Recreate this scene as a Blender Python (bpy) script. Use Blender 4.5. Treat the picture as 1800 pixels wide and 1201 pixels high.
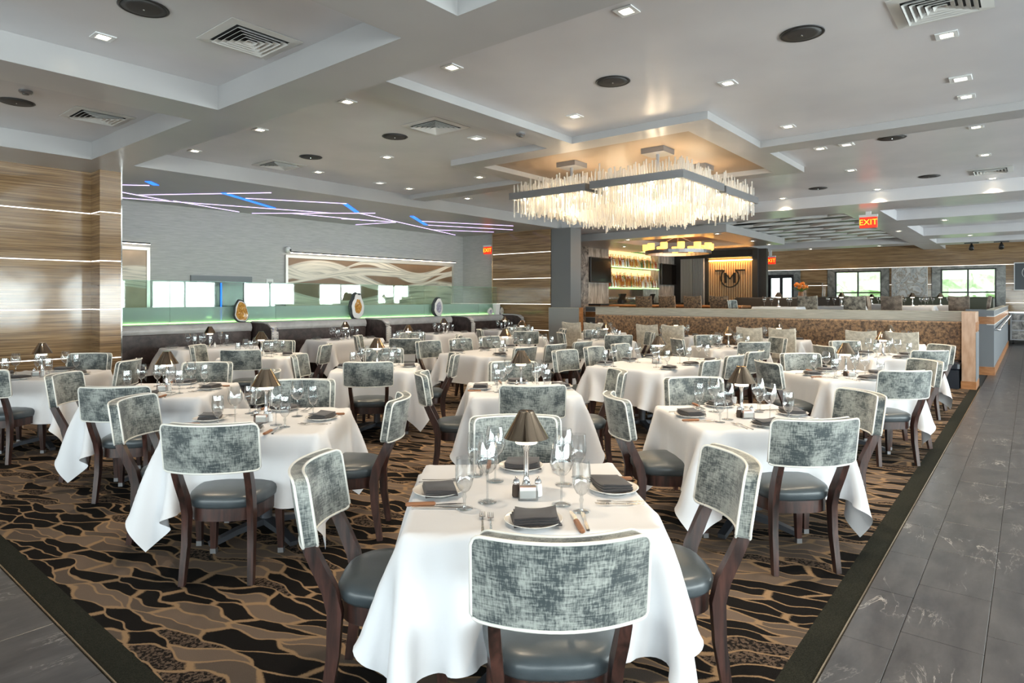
import bpy, math, random
import numpy as np
from mathutils import Vector, Matrix

random.seed(7)
PI = math.pi
scene = bpy.context.scene
for o in list(bpy.data.objects):
    bpy.data.objects.remove(o)
C = bpy.data.collections.new('restaurant')
scene.collection.children.link(C)

# ------------------------------------------------------------------ camera
# room axes: x runs along the tiled aisle (vanishing point right of frame), y towards the booths
EYE = 1.58
cam_d = bpy.data.cameras.new('camera')
cam = bpy.data.objects.new('camera', cam_d)
C.objects.link(cam)
cam_d.sensor_width = 36.0
cam_d.lens = 1113.7 / 1800 * 36
cam_d.shift_y = -(600.5 - 524) / 1800
cam_d.clip_end = 200
cam.location = (0, 0, EYE)
cam.rotation_euler = (PI / 2, 0, math.atan2(912, 1113.7) - PI / 2)
scene.camera = cam

# ------------------------------------------------------------------ light of the place
vs = scene.view_settings
vs.view_transform = 'Standard'
vs.look = 'None'
vs.gamma = 1
vs.use_curve_mapping = False
vs.exposure = 0.15
try:
    scene.cycles.transparent_max_bounces = 32
except Exception:
    pass

world = bpy.data.worlds.new('overcast_sky')
scene.world = world
world.use_nodes = True
wn = world.node_tree.nodes
wn['Background'].inputs[0].default_value = (0.86, 0.93, 1.0, 1)
wn['Background'].inputs[1].default_value = 6.0

def area(name, loc, rot, sx, sy, power, col):
    d = bpy.data.lights.new(name, 'AREA')
    d.shape = 'RECTANGLE'
    d.size, d.size_y = sx, sy
    d.energy = power
    d.color = col
    o = bpy.data.objects.new(name, d)
    C.objects.link(o)
    o.location, o.rotation_euler = loc, rot
    return o

XB, YR = -8.0, -7.5          # back and aisle-side outer walls (behind and beside the camera)
DAY = (0.93, 0.97, 1.0)
BACK_WIN = [(-5.4, 2.7), (-2.2, 2.7), (1.0, 2.7), (4.2, 2.7), (7.4, 2.7)]     # (centre y, width) in the back wall
SIDE_WIN = [(-5.5, 2.8), (-1.7, 2.9), (2.2, 2.9), (5.8, 2.9), (9.6, 2.9), (13.6, 3.0), (18.0, 3.0), (22.5, 3.0), (26.5, 2.6)]
for cy, w in BACK_WIN:
    area('daylight', (XB - 0.25, cy, 1.45), (0, -PI / 2, 0), 1.9, w, 58 * w, DAY)
for cx, w in SIDE_WIN:
    area('daylight', (cx, YR - 0.25, 1.45), (PI / 2, 0, 0), w, 1.9, 118 * w, DAY)

ZS, ZC, ZR = 3.45, 3.685, 3.595      # deep soffit, ceiling, shallow beams

# ------------------------------------------------------------------ helpers
class MB:
    def __init__(s):
        s.v, s.f = [], []
    def add(s, vs_, fs_):
        b = len(s.v)
        s.v += [tuple(p) for p in vs_]
        s.f += [tuple(i + b for i in f) for f in fs_]
        return s
    def box(s, x0, x1, y0, y1, z0, z1):
        return s.add([(x0, y0, z0), (x1, y0, z0), (x1, y1, z0), (x0, y1, z0), (x0, y0, z1), (x1, y0, z1), (x1, y1, z1), (x0, y1, z1)],
                     [(0, 3, 2, 1), (4, 5, 6, 7), (0, 1, 5, 4), (1, 2, 6, 5), (2, 3, 7, 6), (3, 0, 4, 7)])
    def bbox(s, x0, x1, y0, y1, z0, z1, b):
        """box with chamfered vertical and horizontal edges"""
        def ring(i, z):
            return [(x0 + i + b, y0 + i, z), (x1 - i - b, y0 + i, z), (x1 - i, y0 + i + b, z), (x1 - i, y1 - i - b, z),
                    (x1 - i - b, y1 - i, z), (x0 + i + b, y1 - i, z), (x0 + i, y1 - i - b, z), (x0 + i, y0 + i + b, z)]
        vs_ = ring(b, z0) + ring(0, z0 + b) + ring(0, z1 - b) + ring(b, z1)
        fs_ = [tuple(reversed(range(8))), tuple(range(24, 32))]
        for k in range(3):
            for i in range(8):
                j = (i + 1) % 8
                fs_.append((k * 8 + i, k * 8 + j, k * 8 + 8 + j, k * 8 + 8 + i))
        return s.add(vs_, fs_)
    def obox(s, c, ux, uy, uz, hx, hy, hz):
        c, ux, uy, uz = map(Vector, (c, ux, uy, uz))
        vs_ = []
        for k in (-1, 1):
            for a, b in ((-1, -1), (1, -1), (1, 1), (-1, 1)):
                vs_.append(c + ux * hx * a + uy * hy * b + uz * hz * k)
        return s.add(vs_, [(0, 3, 2, 1), (4, 5, 6, 7), (0, 1, 5, 4), (1, 2, 6, 5), (2, 3, 7, 6), (3, 0, 4, 7)])
    def lathe(s, prof, seg=16, c=(0, 0, 0), cap=True):
        n = len(prof)
        vs_ = []
        for r, z in prof:
            for i in range(seg):
                a = 2 * PI * i / seg
                vs_.append((c[0] + r * math.cos(a), c[1] + r * math.sin(a), c[2] + z))
        fs_ = []
        for k in range(n - 1):
            for i in range(seg):
                j = (i + 1) % seg
                fs_.append((k * seg + i, k * seg + j, (k + 1) * seg + j, (k + 1) * seg + i))
        if cap:
            if prof[0][0] > 1e-4: fs_.append(tuple(reversed(range(seg))))
            if prof[-1][0] > 1e-4: fs_.append(tuple(range((n - 1) * seg, n * seg)))
        return s.add(vs_, fs_)
    def tube(s, pts, r, seg=6, closed=False, flat=None):
        """swept section; r may be a list; flat=(w,h) gives a rectangular section"""
        pts = [Vector(p) for p in pts]
        n = len(pts)
        vs_, fs_ = [], []
        up = Vector((0, 0, 1))
        for i, p in enumerate(pts):
            a = pts[(i - 1) % n] if (closed or i > 0) else p
            b = pts[(i + 1) % n] if (closed or i < n - 1) else p
            t = (b - a).normalized()
            q = up if abs(t.z) < 0.9 else Vector((0, 1, 0))
            u = t.cross(q).normalized()
            w = u.cross(t).normalized()
            if flat:
                fw, fh = flat if not isinstance(flat, list) else flat[i]
                for su, sw in ((-1, -1), (1, -1), (1, 1), (-1, 1)):
                    vs_.append(p + u * su * fw / 2 + w * sw * fh / 2)
            else:
                rr = r[i] if isinstance(r, (list, tuple)) else r
                for k in range(seg):
                    an = 2 * PI * k / seg
                    vs_.append(p + (u * math.cos(an) + w * math.sin(an)) * rr)
        sg = 4 if flat else seg
        for i in range(n if closed else n - 1):
            j = (i + 1) % n
            for k in range(sg):
                l = (k + 1) % sg
                fs_.append((i * sg + k, i * sg + l, j * sg + l, j * sg + k))
        if not closed:
            fs_.append(tuple(reversed(range(sg))))
            fs_.append(tuple((n - 1) * sg + k for k in range(sg)))
        return s.add(vs_, fs_)
    def prism(s, poly, z0, z1):
        n = len(poly)
        vs_ = [(x, y, z0) for x, y in poly] + [(x, y, z1) for x, y in poly]
        fs_ = [tuple(reversed(range(n))), tuple(range(n, 2 * n))]
        for i in range(n):
            j = (i + 1) % n
            fs_.append((i, j, n + j, n + i))
        return s.add(vs_, fs_)
    def mesh(s, name, mat, smooth=False):
        me = bpy.data.meshes.new(name)
        me.from_pydata(s.v, [], s.f)
        if mat: me.materials.append(mat)
        if smooth:
            me.polygons.foreach_set('use_smooth', [True] * len(me.polygons))
        me.update()
        return me
    def build(s, name, mat, parent=None, smooth=False, sharp=None):
        me = s.mesh(name, mat, smooth)
        if sharp is not None:
            me.set_sharp_from_angle(angle=sharp)
        return link(name, me, parent)

def link(name, me, parent=None):
    o = bpy.data.objects.new(name, me)
    C.objects.link(o)
    if parent is not None:
        o.parent = parent
    return o

def tag(o, label, cat, group=None):
    o['label'] = label
    o['category'] = cat
    if group: o['group'] = group
    return o

def thing(name, label, cat, loc=(0, 0, 0), rz=0.0, group=None):
    o = link(name, None)
    o.location = loc
    o.rotation_euler = (0, 0, rz)
    o.empty_display_size = 0.05
    return tag(o, label, cat, group)

def struct(o, label=None):
    o['kind'] = 'structure'
    if label: o['label'] = label
    return o

KIDS = {}
def kids(o):
    if o.name not in KIDS:
        KIDS[o.name] = [c for c in C.objects if c.parent == o]
    return KIDS[o.name]

USED = set()
def copy_of(proto, label, group, loc, rz, scale=None):
    """first call moves the prototype itself, later calls copy it with its parts and sub-parts"""
    if proto.name not in USED:
        kids(proto)
        for k in kids(proto): kids(k)
        USED.add(proto.name)
        r = proto
    else:
        r = proto.copy()
        C.objects.link(r)
        for ch in kids(proto):
            c = ch.copy(); C.objects.link(c); c.parent = r
            for g in kids(ch):
                d = g.copy(); C.objects.link(d); d.parent = c
    r.location = loc
    r.rotation_euler = (0, 0, rz)
    if scale: r.scale = scale
    r['label'] = label
    if group: r['group'] = group
    return r

# ------------------------------------------------------------------ materials
def newmat(name):
    m = bpy.data.materials.new(name)
    m.use_nodes = True
    nt = m.node_tree
    return m, nt, nt.nodes['Principled BSDF']

def plain(name, col, rough=0.5, metal=0.0, spec=0.5, coat=0.0, sheen=0.0):
    m, nt, b = newmat(name)
    b.inputs['Base Color'].default_value = (*col, 1)
    b.inputs['Roughness'].default_value = rough
    b.inputs['Metallic'].default_value = metal
    b.inputs['Specular IOR Level'].default_value = spec
    if coat:
        b.inputs['Coat Weight'].default_value = coat
        b.inputs['Coat Roughness'].default_value = 0.06
    if sheen:
        b.inputs['Sheen Weight'].default_value = sheen
    return m

def emit(name, col, strength):
    m, nt, b = newmat(name)
    b.inputs['Base Color'].default_value = (*col, 1)
    b.inputs['Emission Color'].default_value = (*col, 1)
    b.inputs['Emission Strength'].default_value = strength
    return m

def N(nt, kind, **kw):
    n = nt.nodes.new(kind)
    for k, v in kw.items():
        if k.startswith('i_'):
            n.inputs[k[2:].replace('_', ' ')].default_value = v
        else:
            setattr(n, k, v)
    return n

def L(nt, a, b):
    nt.links.new(a, b)

def ramp(nt, fac, stops, interp='LINEAR'):
    r = nt.nodes.new('ShaderNodeValToRGB')
    r.color_ramp.interpolation = interp
    el = r.color_ramp.elements
    while len(el) < len(stops): el.new(0.5)
    for e, (p, c) in zip(el, stops):
        e.position = p
        e.color = (*c, 1) if len(c) == 3 else c
    L(nt, fac, r.inputs[0])
    return r.outputs[0]

def coords(nt, kind='Object', scale=(1, 1, 1), loc=(0, 0, 0), rnd=0.0):
    if kind == 'World':
        src = N(nt, 'ShaderNodeNewGeometry').outputs['Position']
    else:
        src = N(nt, 'ShaderNodeTexCoord').outputs[kind]
    if rnd:
        oi = N(nt, 'ShaderNodeObjectInfo')
        mu = N(nt, 'ShaderNodeMath', operation='MULTIPLY')
        L(nt, oi.outputs['Random'], mu.inputs[0]); mu.inputs[1].default_value = rnd
        ad = N(nt, 'ShaderNodeVectorMath', operation='ADD')
        L(nt, src, ad.inputs[0]); L(nt, mu.outputs[0], ad.inputs[1])
        src = ad.outputs[0]
    mp = N(nt, 'ShaderNodeMapping')
    mp.inputs['Scale'].default_value = scale
    mp.inputs['Location'].default_value = loc
    L(nt, src, mp.inputs[0])
    return mp.outputs[0]

def noise(nt, vec, scale, detail=3, rough=0.5, dist=0.0):
    n = N(nt, 'ShaderNodeTexNoise')
    n.inputs['Scale'].default_value = scale
    n.inputs['Detail'].default_value = detail
    n.inputs['Roughness'].default_value = rough
    n.inputs['Distortion'].default_value = dist
    L(nt, vec, n.inputs['Vector'])
    return n.outputs[0]

def bump(nt, b, h, strength=0.3, dist=0.01):
    n = N(nt, 'ShaderNodeBump')
    n.inputs['Strength'].default_value = strength
    n.inputs['Distance'].default_value = dist
    L(nt, h, n.inputs['Height'])
    L(nt, n.outputs[0], b.inputs['Normal'])

def mix(nt, fac, a, b, blend='MIX'):
    m = N(nt, 'ShaderNodeMix', data_type='RGBA', blend_type=blend)
    if isinstance(fac, float): m.inputs[0].default_value = fac
    else: L(nt, fac, m.inputs[0])
    for s, k in ((a, 6), (b, 7)):
        if isinstance(s, tuple): m.inputs[k].default_value = (*s, 1)
        else: L(nt, s, m.inputs[k])
    return m.outputs[2]

def math_(nt, op, a, b=None):
    m = N(nt, 'ShaderNodeMath', operation=op)
    for k, s in ((0, a), (1, b)):
        if s is None: continue
        if isinstance(s, (int, float)): m.inputs[k].default_value = s
        else: L(nt, s, m.inputs[k])
    return m.outputs[0]

def thin_glass(name, tint=(0.97, 0.98, 0.98), refl=0.22, rough=0.02):
    m = bpy.data.materials.new(name)
    m.use_nodes = True
    nt = m.node_tree
    nt.nodes.clear()
    out = N(nt, 'ShaderNodeOutputMaterial')
    tr = N(nt, 'ShaderNodeBsdfTransparent'); tr.inputs[0].default_value = (*tint, 1)
    gl = N(nt, 'ShaderNodeBsdfGlossy'); gl.inputs['Roughness'].default_value = rough
    lw = N(nt, 'ShaderNodeLayerWeight'); lw.inputs['Blend'].default_value = 0.5
    f = math_(nt, 'ADD', math_(nt, 'MULTIPLY', math_(nt, 'POWER', lw.outputs['Facing'], 1.8), 0.85), refl * 0.3)
    mx = N(nt, 'ShaderNodeMixShader')
    L(nt, f, mx.inputs[0]); L(nt, tr.outputs[0], mx.inputs[1]); L(nt, gl.outputs[0], mx.inputs[2])
    L(nt, mx.outputs[0], out.inputs[0])
    return m

M = {}
M['white_paint'] = plain('white_paint', (0.72, 0.73, 0.73), 0.4)
# satin ceiling paint
m, nt, b = newmat('ceiling_paint')
v = coords(nt, 'World', (1, 1, 1))
L(nt, ramp(nt, noise(nt, v, 1.3, 2), [(0.3, (0.60, 0.595, 0.62)), (0.7, (0.66, 0.655, 0.675))]), b.inputs['Base Color'])
b.inputs['Roughness'].default_value = 0.27
b.inputs['Specular IOR Level'].default_value = 0.6
bump(nt, b, noise(nt, v, 2.2, 2), 0.05, 0.05)
M['ceil'] = m
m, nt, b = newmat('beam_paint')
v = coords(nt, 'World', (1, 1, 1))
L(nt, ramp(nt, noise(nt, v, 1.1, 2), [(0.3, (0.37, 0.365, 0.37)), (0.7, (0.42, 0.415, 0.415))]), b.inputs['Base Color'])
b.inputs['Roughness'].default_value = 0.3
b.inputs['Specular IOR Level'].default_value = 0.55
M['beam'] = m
M['recess_tan'] = plain('recess_tan', (0.27, 0.20, 0.14), 0.4)
# zebra laminate
m, nt, b = newmat('zebra_wood')
v = coords(nt, 'World', (0.55, 0.55, 30))
n1 = noise(nt, v, 1.6, 4, 0.65, 0.15)
v2 = coords(nt, 'World', (1.2, 1.2, 120))
n2 = noise(nt, v2, 1.5, 2)
col = ramp(nt, n1, [(0.32, (0.065, 0.034, 0.015)), (0.46, (0.21, 0.115, 0.05)), (0.58, (0.38, 0.235, 0.11)), (0.75, (0.50, 0.34, 0.19))])
L(nt, mix(nt, 0.35, col, ramp(nt, n2, [(0.35, (0.10, 0.06, 0.035)), (0.7, (0.45, 0.33, 0.2))])), b.inputs['Base Color'])
b.inputs['Roughness'].default_value = 0.11
bump(nt, b, noise(nt, coords(nt, 'World', (1, 1, 1)), 3.0, 1), 0.06, 0.03)
M['zebra'] = m
# grey grasscloth wallpaper
m, nt, b = newmat('grasscloth')
v = coords(nt, 'World', (3, 3, 90))
L(nt, ramp(nt, noise(nt, v, 1.4, 3, 0.6), [(0.3, (0.36, 0.355, 0.35)), (0.7, (0.52, 0.515, 0.505))]), b.inputs['Base Color'])
b.inputs['Roughness'].default_value = 0.45
M['cloth_wall'] = m
M['grey_wall'] = plain('grey_wall', (0.17, 0.175, 0.18), 0.45)
M['dark_wall'] = plain('dark_wall', (0.05, 0.045, 0.042), 0.5)
# chair fabric: distressed two-tone weave
def weave(name, dark, light, thr=0.5, sc=1.0, sheen=0.3):
    m, nt, b = newmat(name)
    v = coords(nt, 'Object', (sc, sc, sc), rnd=17.0)
    big = noise(nt, v, 9, 3, 0.6)
    vx = coords(nt, 'Object', (22 * sc, 22 * sc, 190 * sc), rnd=9.0)
    vz = coords(nt, 'Object', (190 * sc, 190 * sc, 22 * sc), rnd=5.0)
    a = noise(nt, vx, 1.0, 2, 0.7)
    c = noise(nt, vz, 1.0, 2, 0.7)
    f = math_(nt, 'ADD', math_(nt, 'MULTIPLY', big, 1.1), math_(nt, 'ADD', math_(nt, 'MULTIPLY', a, 0.75), math_(nt, 'MULTIPLY', c, 0.75)))
    f = math_(nt, 'MULTIPLY', f, 0.5)
    L(nt, ramp(nt, f, [(0.575, dark), (0.66, tuple((x + y) / 2 for x, y in zip(dark, light))), (0.75, light)]), b.inputs['Base Color'])
    b.inputs['Roughness'].default_value = 0.55
    b.inputs['Sheen Weight'].default_value = sheen
    return m
M['chenille'] = weave('chenille', (0.036, 0.05, 0.054), (0.34, 0.36, 0.335))
M['beige_weave'] = weave('beige_weave', (0.46, 0.42, 0.34), (0.74, 0.69, 0.59), sc=2.0)
M['brown_weave'] = weave('brown_weave', (0.05, 0.03, 0.02), (0.42, 0.25, 0.13), sc=2.6)
M['twig_weave'] = weave('twig_weave', (0.07, 0.06, 0.05), (0.50, 0.44, 0.35), sc=1.2)
M['taupe_weave'] = weave('taupe_weave', (0.13, 0.10, 0.08), (0.34, 0.27, 0.21), sc=0.8)
M['piping'] = plain('piping', (0.78, 0.77, 0.72), 0.5)
m, nt, b = newmat('seat_leather')
v = coords(nt, 'Object', (1, 1, 1), rnd=3.0)
L(nt, ramp(nt, noise(nt, v, 6, 3), [(0.3, (0.045, 0.058, 0.066)), (0.7, (0.075, 0.09, 0.10))]), b.inputs['Base Color'])
b.inputs['Roughness'].default_value = 0.32
bump(nt, b, noise(nt, v, 260, 2), 0.12, 0.002)
M['leather'] = m
m, nt, b = newmat('dark_stained_wood')
v = coords(nt, 'Object', (26, 26, 3), rnd=5.0)
L(nt, ramp(nt, noise(nt, v, 1.2, 4, 0.6, 0.4), [(0.35, (0.014, 0.009, 0.008)), (0.68, (0.075, 0.032, 0.025))]), b.inputs['Base Color'])
b.inputs['Roughness'].default_value = 0.3
M['dark_wood'] = m
m, nt, b = newmat('orange_wood')
v = coords(nt, 'World', (6, 6, 22))
L(nt, ramp(nt, noise(nt, v, 1.0, 3), [(0.3, (0.30, 0.12, 0.04)), (0.7, (0.48, 0.22, 0.09))]), b.inputs['Base Color'])
b.inputs['Roughness'].default_value = 0.28
M['orange_wood'] = m
m, nt, b = newmat('copper_maple')
v = coords(nt, 'World', (14, 14, 4))
L(nt, ramp(nt, noise(nt, v, 1.0, 3), [(0.3, (0.40, 0.24, 0.15)), (0.7, (0.55, 0.37, 0.26))]), b.inputs['Base Color'])
b.inputs['Roughness'].default_value = 0.3
M['maple'] = m
m, nt, b = newmat('table_linen')
v = coords(nt, 'Object', (1, 1, 1), rnd=3.0)
b.inputs['Base Color'].default_value = (0.71, 0.72, 0.75, 1)
b.inputs['Roughness'].default_value = 0.75
b.inputs['Sheen Weight'].default_value = 0.2
bump(nt, b, noise(nt, v, 5, 3), 0.15, 0.02)
M['linen'] = m
m, nt, b = newmat('napkin_cloth')
v = coords(nt, 'Object', (1, 1, 1), rnd=3.0)
L(nt, ramp(nt, noise(nt, v, 400, 2), [(0.3, (0.020, 0.015, 0.016)), (0.7, (0.036, 0.029, 0.031))]), b.inputs['Base Color'])
b.inputs['Roughness'].default_value = 0.7
b.inputs['Sheen Weight'].default_value = 0.25
M['napkin'] = m
M['porcelain'] = plain('porcelain', (0.86, 0.84, 0.80), 0.12, coat=0.5)
M['steel'] = plain('polished_steel', (0.72, 0.70, 0.67), 0.14, 1.0)
M['knife_wood'] = plain('knife_handle_wood', (0.30, 0.13, 0.06), 0.35)
M['chrome'] = plain('chrome', (0.80, 0.80, 0.80), 0.08, 1.0)
M['shade'] = plain('bronze_mirror_shade', (0.42, 0.32, 0.23), 0.07, 1.0)
M['gunmetal'] = plain('gunmetal', (0.28, 0.28, 0.29), 0.35, 0.8)
M['glass'] = thin_glass('wine_glass_crystal', (0.90, 0.92, 0.93), 0.36)
M['pane'] = thin_glass('window_pane', (0.95, 0.98, 0.96), 0.10)
M['partition_glass'] = thin_glass('partition_glass', (0.88, 0.96, 0.92), 0.14)
M['candle_glow'] = emit('lamp_diffuser', (1.0, 0.86, 0.66), 2.2)
M['pepper'] = plain('pepper', (0.06, 0.04, 0.03), 0.8)
M['salt'] = plain('salt', (0.85, 0.85, 0.84), 0.8)
M['black_plastic'] = plain('black_plastic', (0.015, 0.015, 0.016), 0.35)
M['screen'] = plain('tv_screen', (0.008, 0.007, 0.007), 0.12)
M['cast_iron'] = plain('cast_iron', (0.12, 0.13, 0.15), 0.3, 0.7)
M['led_white'] = emit('led_strip_white', (1.0, 0.94, 0.84), 2.2)
M['led_lilac'] = emit('led_strip_lilac', (0.72, 0.55, 1.0), 1.7)
M['led_blue'] = emit('led_strip_blue', (0.02, 0.16, 1.0), 2.2)
M['led_green'] = emit('led_strip_green', (0.45, 1.0, 0.30), 2.2)
M['downlight_glow'] = emit('downlight_glow', (1.0, 0.84, 0.58), 22.0)
M['exit_red'] = emit('exit_sign_face', (0.75, 0.03, 0.01), 1.1)
M['exit_letters'] = emit('exit_sign_letters', (1.0, 0.36, 0.02), 2.2)
M['speaker'] = plain('speaker_mesh', (0.035, 0.033, 0.032), 0.55)
M['vent'] = plain('vent_white', (0.62, 0.62, 0.60), 0.45)
M['vent_dark'] = plain('vent_throat', (0.02, 0.02, 0.022), 0.8)
M['brass_edge'] = plain('brass_edge', (0.62, 0.50, 0.36), 0.25, 1.0)
M['sconce_white'] = plain('white_plastic', (0.78, 0.78, 0.77), 0.4)
# carpet: stretched leaf cells in black, charcoal and taupe with tan outlines
m, nt, b = newmat('leaf_carpet')
v = coords(nt, 'World', (1, 1, 1))
wob = noise(nt, v, 1.6, 2)
wob2 = noise(nt, coords(nt, 'World', (1, 1, 1), (7, 3, 0)), 4.5, 1)
sep = N(nt, 'ShaderNodeSeparateXYZ'); L(nt, v, sep.inputs[0])
xx = math_(nt, 'ADD', sep.outputs[0], math_(nt, 'ADD', math_(nt, 'MULTIPLY', wob, 0.32), math_(nt, 'MULTIPLY', wob2, 0.12)))
xx = math_(nt, 'ADD', xx, math_(nt, 'MULTIPLY', sep.outputs[1], 0.22))
cmb = N(nt, 'ShaderNodeCombineXYZ')
L(nt, math_(nt, 'MULTIPLY', xx, 11.0), cmb.inputs[0]); L(nt, math_(nt, 'MULTIPLY', sep.outputs[1], 3.0), cmb.inputs[1])
ve = N(nt, 'ShaderNodeTexVoronoi', feature='DISTANCE_TO_EDGE', voronoi_dimensions='2D'); ve.inputs['Scale'].default_value = 1.0
vc = N(nt, 'ShaderNodeTexVoronoi', feature='F1', voronoi_dimensions='2D'); vc.inputs['Scale'].default_value = 1.0
L(nt, cmb.outputs[0], ve.inputs['Vector']); L(nt, cmb.outputs[0], vc.inputs['Vector'])
sepc = N(nt, 'ShaderNodeSeparateColor'); L(nt, vc.outputs['Color'], sepc.inputs[0])
cell = ramp(nt, sepc.outputs[0], [(0.0, (0.010, 0.0085, 0.008)), (0.46, (0.185, 0.14, 0.11)), (0.82, (0.125, 0.098, 0.08))], 'CONSTANT')
pile = noise(nt, v, 330, 2)
speck = ramp(nt, noise(nt, v, 75, 2), [(0.45, (0.012, 0.01, 0.009)), (0.55, (0.14, 0.10, 0.075))])
sel = math_(nt, 'GREATER_THAN', sepc.outputs[1], 0.86)
cell = mix(nt, sel, cell, speck)
jit = math_(nt, 'ADD', ve.outputs['Distance'], math_(nt, 'MULTIPLY', math_(nt, 'SUBTRACT', noise(nt, v, 120, 2), 0.5), 0.06))
edge = ramp(nt, jit, [(0.035, (1, 1, 1)), (0.075, (0, 0, 0))])
col = mix(nt, edge, cell, (0.36, 0.24, 0.14))
L(nt, mix(nt, 0.35, col, ramp(nt, pile, [(0.3, (0.0, 0.0, 0.0)), (0.7, (0.35, 0.30, 0.26))]), 'OVERLAY'), b.inputs['Base Color'])
b.inputs['Roughness'].default_value = 0.95
b.inputs['Specular IOR Level'].default_value = 0.1
bump(nt, b, pile, 0.6, 0.006)
M['carpet'] = m
m, nt, b = newmat('carpet_border')
v = coords(nt, 'World', (1, 1, 1))
L(nt, ramp(nt, noise(nt, v, 260, 2), [(0.3, (0.008, 0.009, 0.007)), (0.75, (0.035, 0.035, 0.026))]), b.inputs['Base Color'])
b.inputs['Roughness'].default_value = 0.95
b.inputs['Specular IOR Level'].default_value = 0.1
bump(nt, b, noise(nt, v, 330, 2), 0.5, 0.005)
M['border'] = m
# slate porcelain tile with white veins
m, nt, b = newmat('slate_tile')
v = coords(nt, 'World', (1, 1, 1))
base = ramp(nt, noise(nt, coords(nt, 'World', (2, 6, 1)), 1.6, 5, 0.65), [(0.3, (0.045, 0.046, 0.052)), (0.7, (0.10, 0.10, 0.106))])
vn = noise(nt, coords(nt, 'World', (0.8, 2.6, 1), (3, 9, 0)), 2.2, 6, 0.6, 1.2)
vein = ramp(nt, math_(nt, 'ABSOLUTE', math_(nt, 'SUBTRACT', vn, 0.5)), [(0.0, (1, 1, 1)), (0.012, (0, 0, 0))])
msk = ramp(nt, noise(nt, coords(nt, 'World', (1, 1, 1), (1, 5, 0)), 2.4, 3), [(0.50, (0, 0, 0)), (0.66, (1, 1, 1))])
vf = math_(nt, 'MULTIPLY', vein, msk)
L(nt, mix(nt, vf, base, (0.42, 0.41, 0.40)), b.inputs['Base Color'])
b.inputs['Roughness'].default_value = 0.30
M['tile'] = m
M['grout'] = plain('grout', (0.02, 0.02, 0.02), 0.9)
# stones
def stone(name, a, bb, sc, dist=2.0, rough=0.2, stretch=(1, 1, 1)):
    m, nt, b = newmat(name)
    v = coords(nt, 'World', stretch)
    n = noise(nt, v, sc, 6, 0.65, dist)
    L(nt, ramp(nt, n, [(0.32, a), (0.5, tuple((x + y) / 2 for x, y in zip(a, bb))), (0.66, bb)]), b.inputs['Base Color'])
    b.inputs['Roughness'].default_value = rough
    return m
M['marble_dark'] = stone('marble_dark', (0.025, 0.024, 0.024), (0.34, 0.31, 0.29), 2.2, 3.0)
M['marble_light'] = stone('marble_light', (0.16, 0.14, 0.125), (0.50, 0.46, 0.42), 1.6, 1.0, 0.2, (5, 5, 0.9))
M['marble_green'] = stone('marble_green', (0.08, 0.085, 0.078), (0.28, 0.28, 0.26), 2.4, 2.0)
M['booth_brown'] = stone('booth_leather', (0.030, 0.020, 0.019), (0.10, 0.07, 0.064), 9, 0.4, 0.38)
M['booth_silver'] = stone('booth_silver_vinyl', (0.42, 0.41, 0.40), (0.60, 0.585, 0.575), 3, 0.4, 0.22)
M['navy_vinyl'] = plain('navy_vinyl', (0.015, 0.02, 0.03), 0.3)
m, nt, b = newmat('cap_veneer')
v = coords(nt, 'World', (3, 3, 70))
L(nt, ramp(nt, noise(nt, v, 1.2, 3), [(0.3, (0.36, 0.34, 0.28)), (0.7, (0.52, 0.50, 0.43))]), b.inputs['Base Color'])
b.inputs['Roughness'].default_value = 0.35
M['cap'] = m
M['blue_grey'] = plain('blue_grey_panel', (0.17, 0.185, 0.205), 0.4)

# ================================================================== SETTING
XE, YE = 0.98, 0.69            # carpet edges
XW = 29.0                      # far window wall
FB = 0.62                      # raised floor level behind the half wall

# ---- floor with tiles
fl = struct(MB().box(XB - .2, XW + .2, YR - .2, 13.7, -0.2, -0.004).build('floor', M['grout']))
tile_cache = {}
def tile(x0, x1, y0, y1):
    key = (round(x1 - x0, 3), round(y1 - y0, 3))
    if key not in tile_cache:
        tile_cache[key] = MB().bbox(0, key[0], 0, key[1], -0.012, 0, 0.0015).mesh('tile', M['tile'])
    o = link('tile', tile_cache[key], fl)
    o.location = (x0, y0, random.uniform(-0.0004, 0.0004))
far_tiles = MB()
TG = 0.0035
rows = [(0.48, YE - 0.006)] + [(0.48 - 0.32 * (k + 1), 0.48 - 0.32 * k) for k in range(16)]
for r, (y0, y1) in enumerate(rows):
    x = 0.08 + (0.21 * r) % 0.64 - 0.64 * 7
    while x < XW:
        a, b_ = max(x, XB), min(x + 0.64, XW)
        if b_ - a > 0.03 and y0 > YR:
            if r < 5 and -0.7 < x < 14.2: tile(a, b_ - TG, y0, y1 - TG)
            else: far_tiles.bbox(a, b_ - TG, y0, y1 - TG, -0.012, 0, 0.0015)
        x += 0.64
xs = [XE - 0.006, XE - 0.646, XE - 1.286, XE - 1.926, XE - 2.566, XE - 3.206, XE - 3.846, XE - 4.486, XB]
for i in range(len(xs) - 1):
    y = YE + 0.42 - 0.64
    while y < 10.85:
        a, b_ = max(y, YE - .006), min(y + 0.64, 10.85)
        if b_ - a > 0.02:
            if i < 2 and 1.5 < y < 6: tile(xs[i + 1], xs[i] - TG, a, b_ - TG)
            else: far_tiles.bbox(xs[i + 1], xs[i] - TG, a, b_ - TG, -0.012, 0, 0.0015)
        y += 0.64
o = far_tiles.build('tile', M['tile'], fl); o['kind'] = 'stuff'

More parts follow.
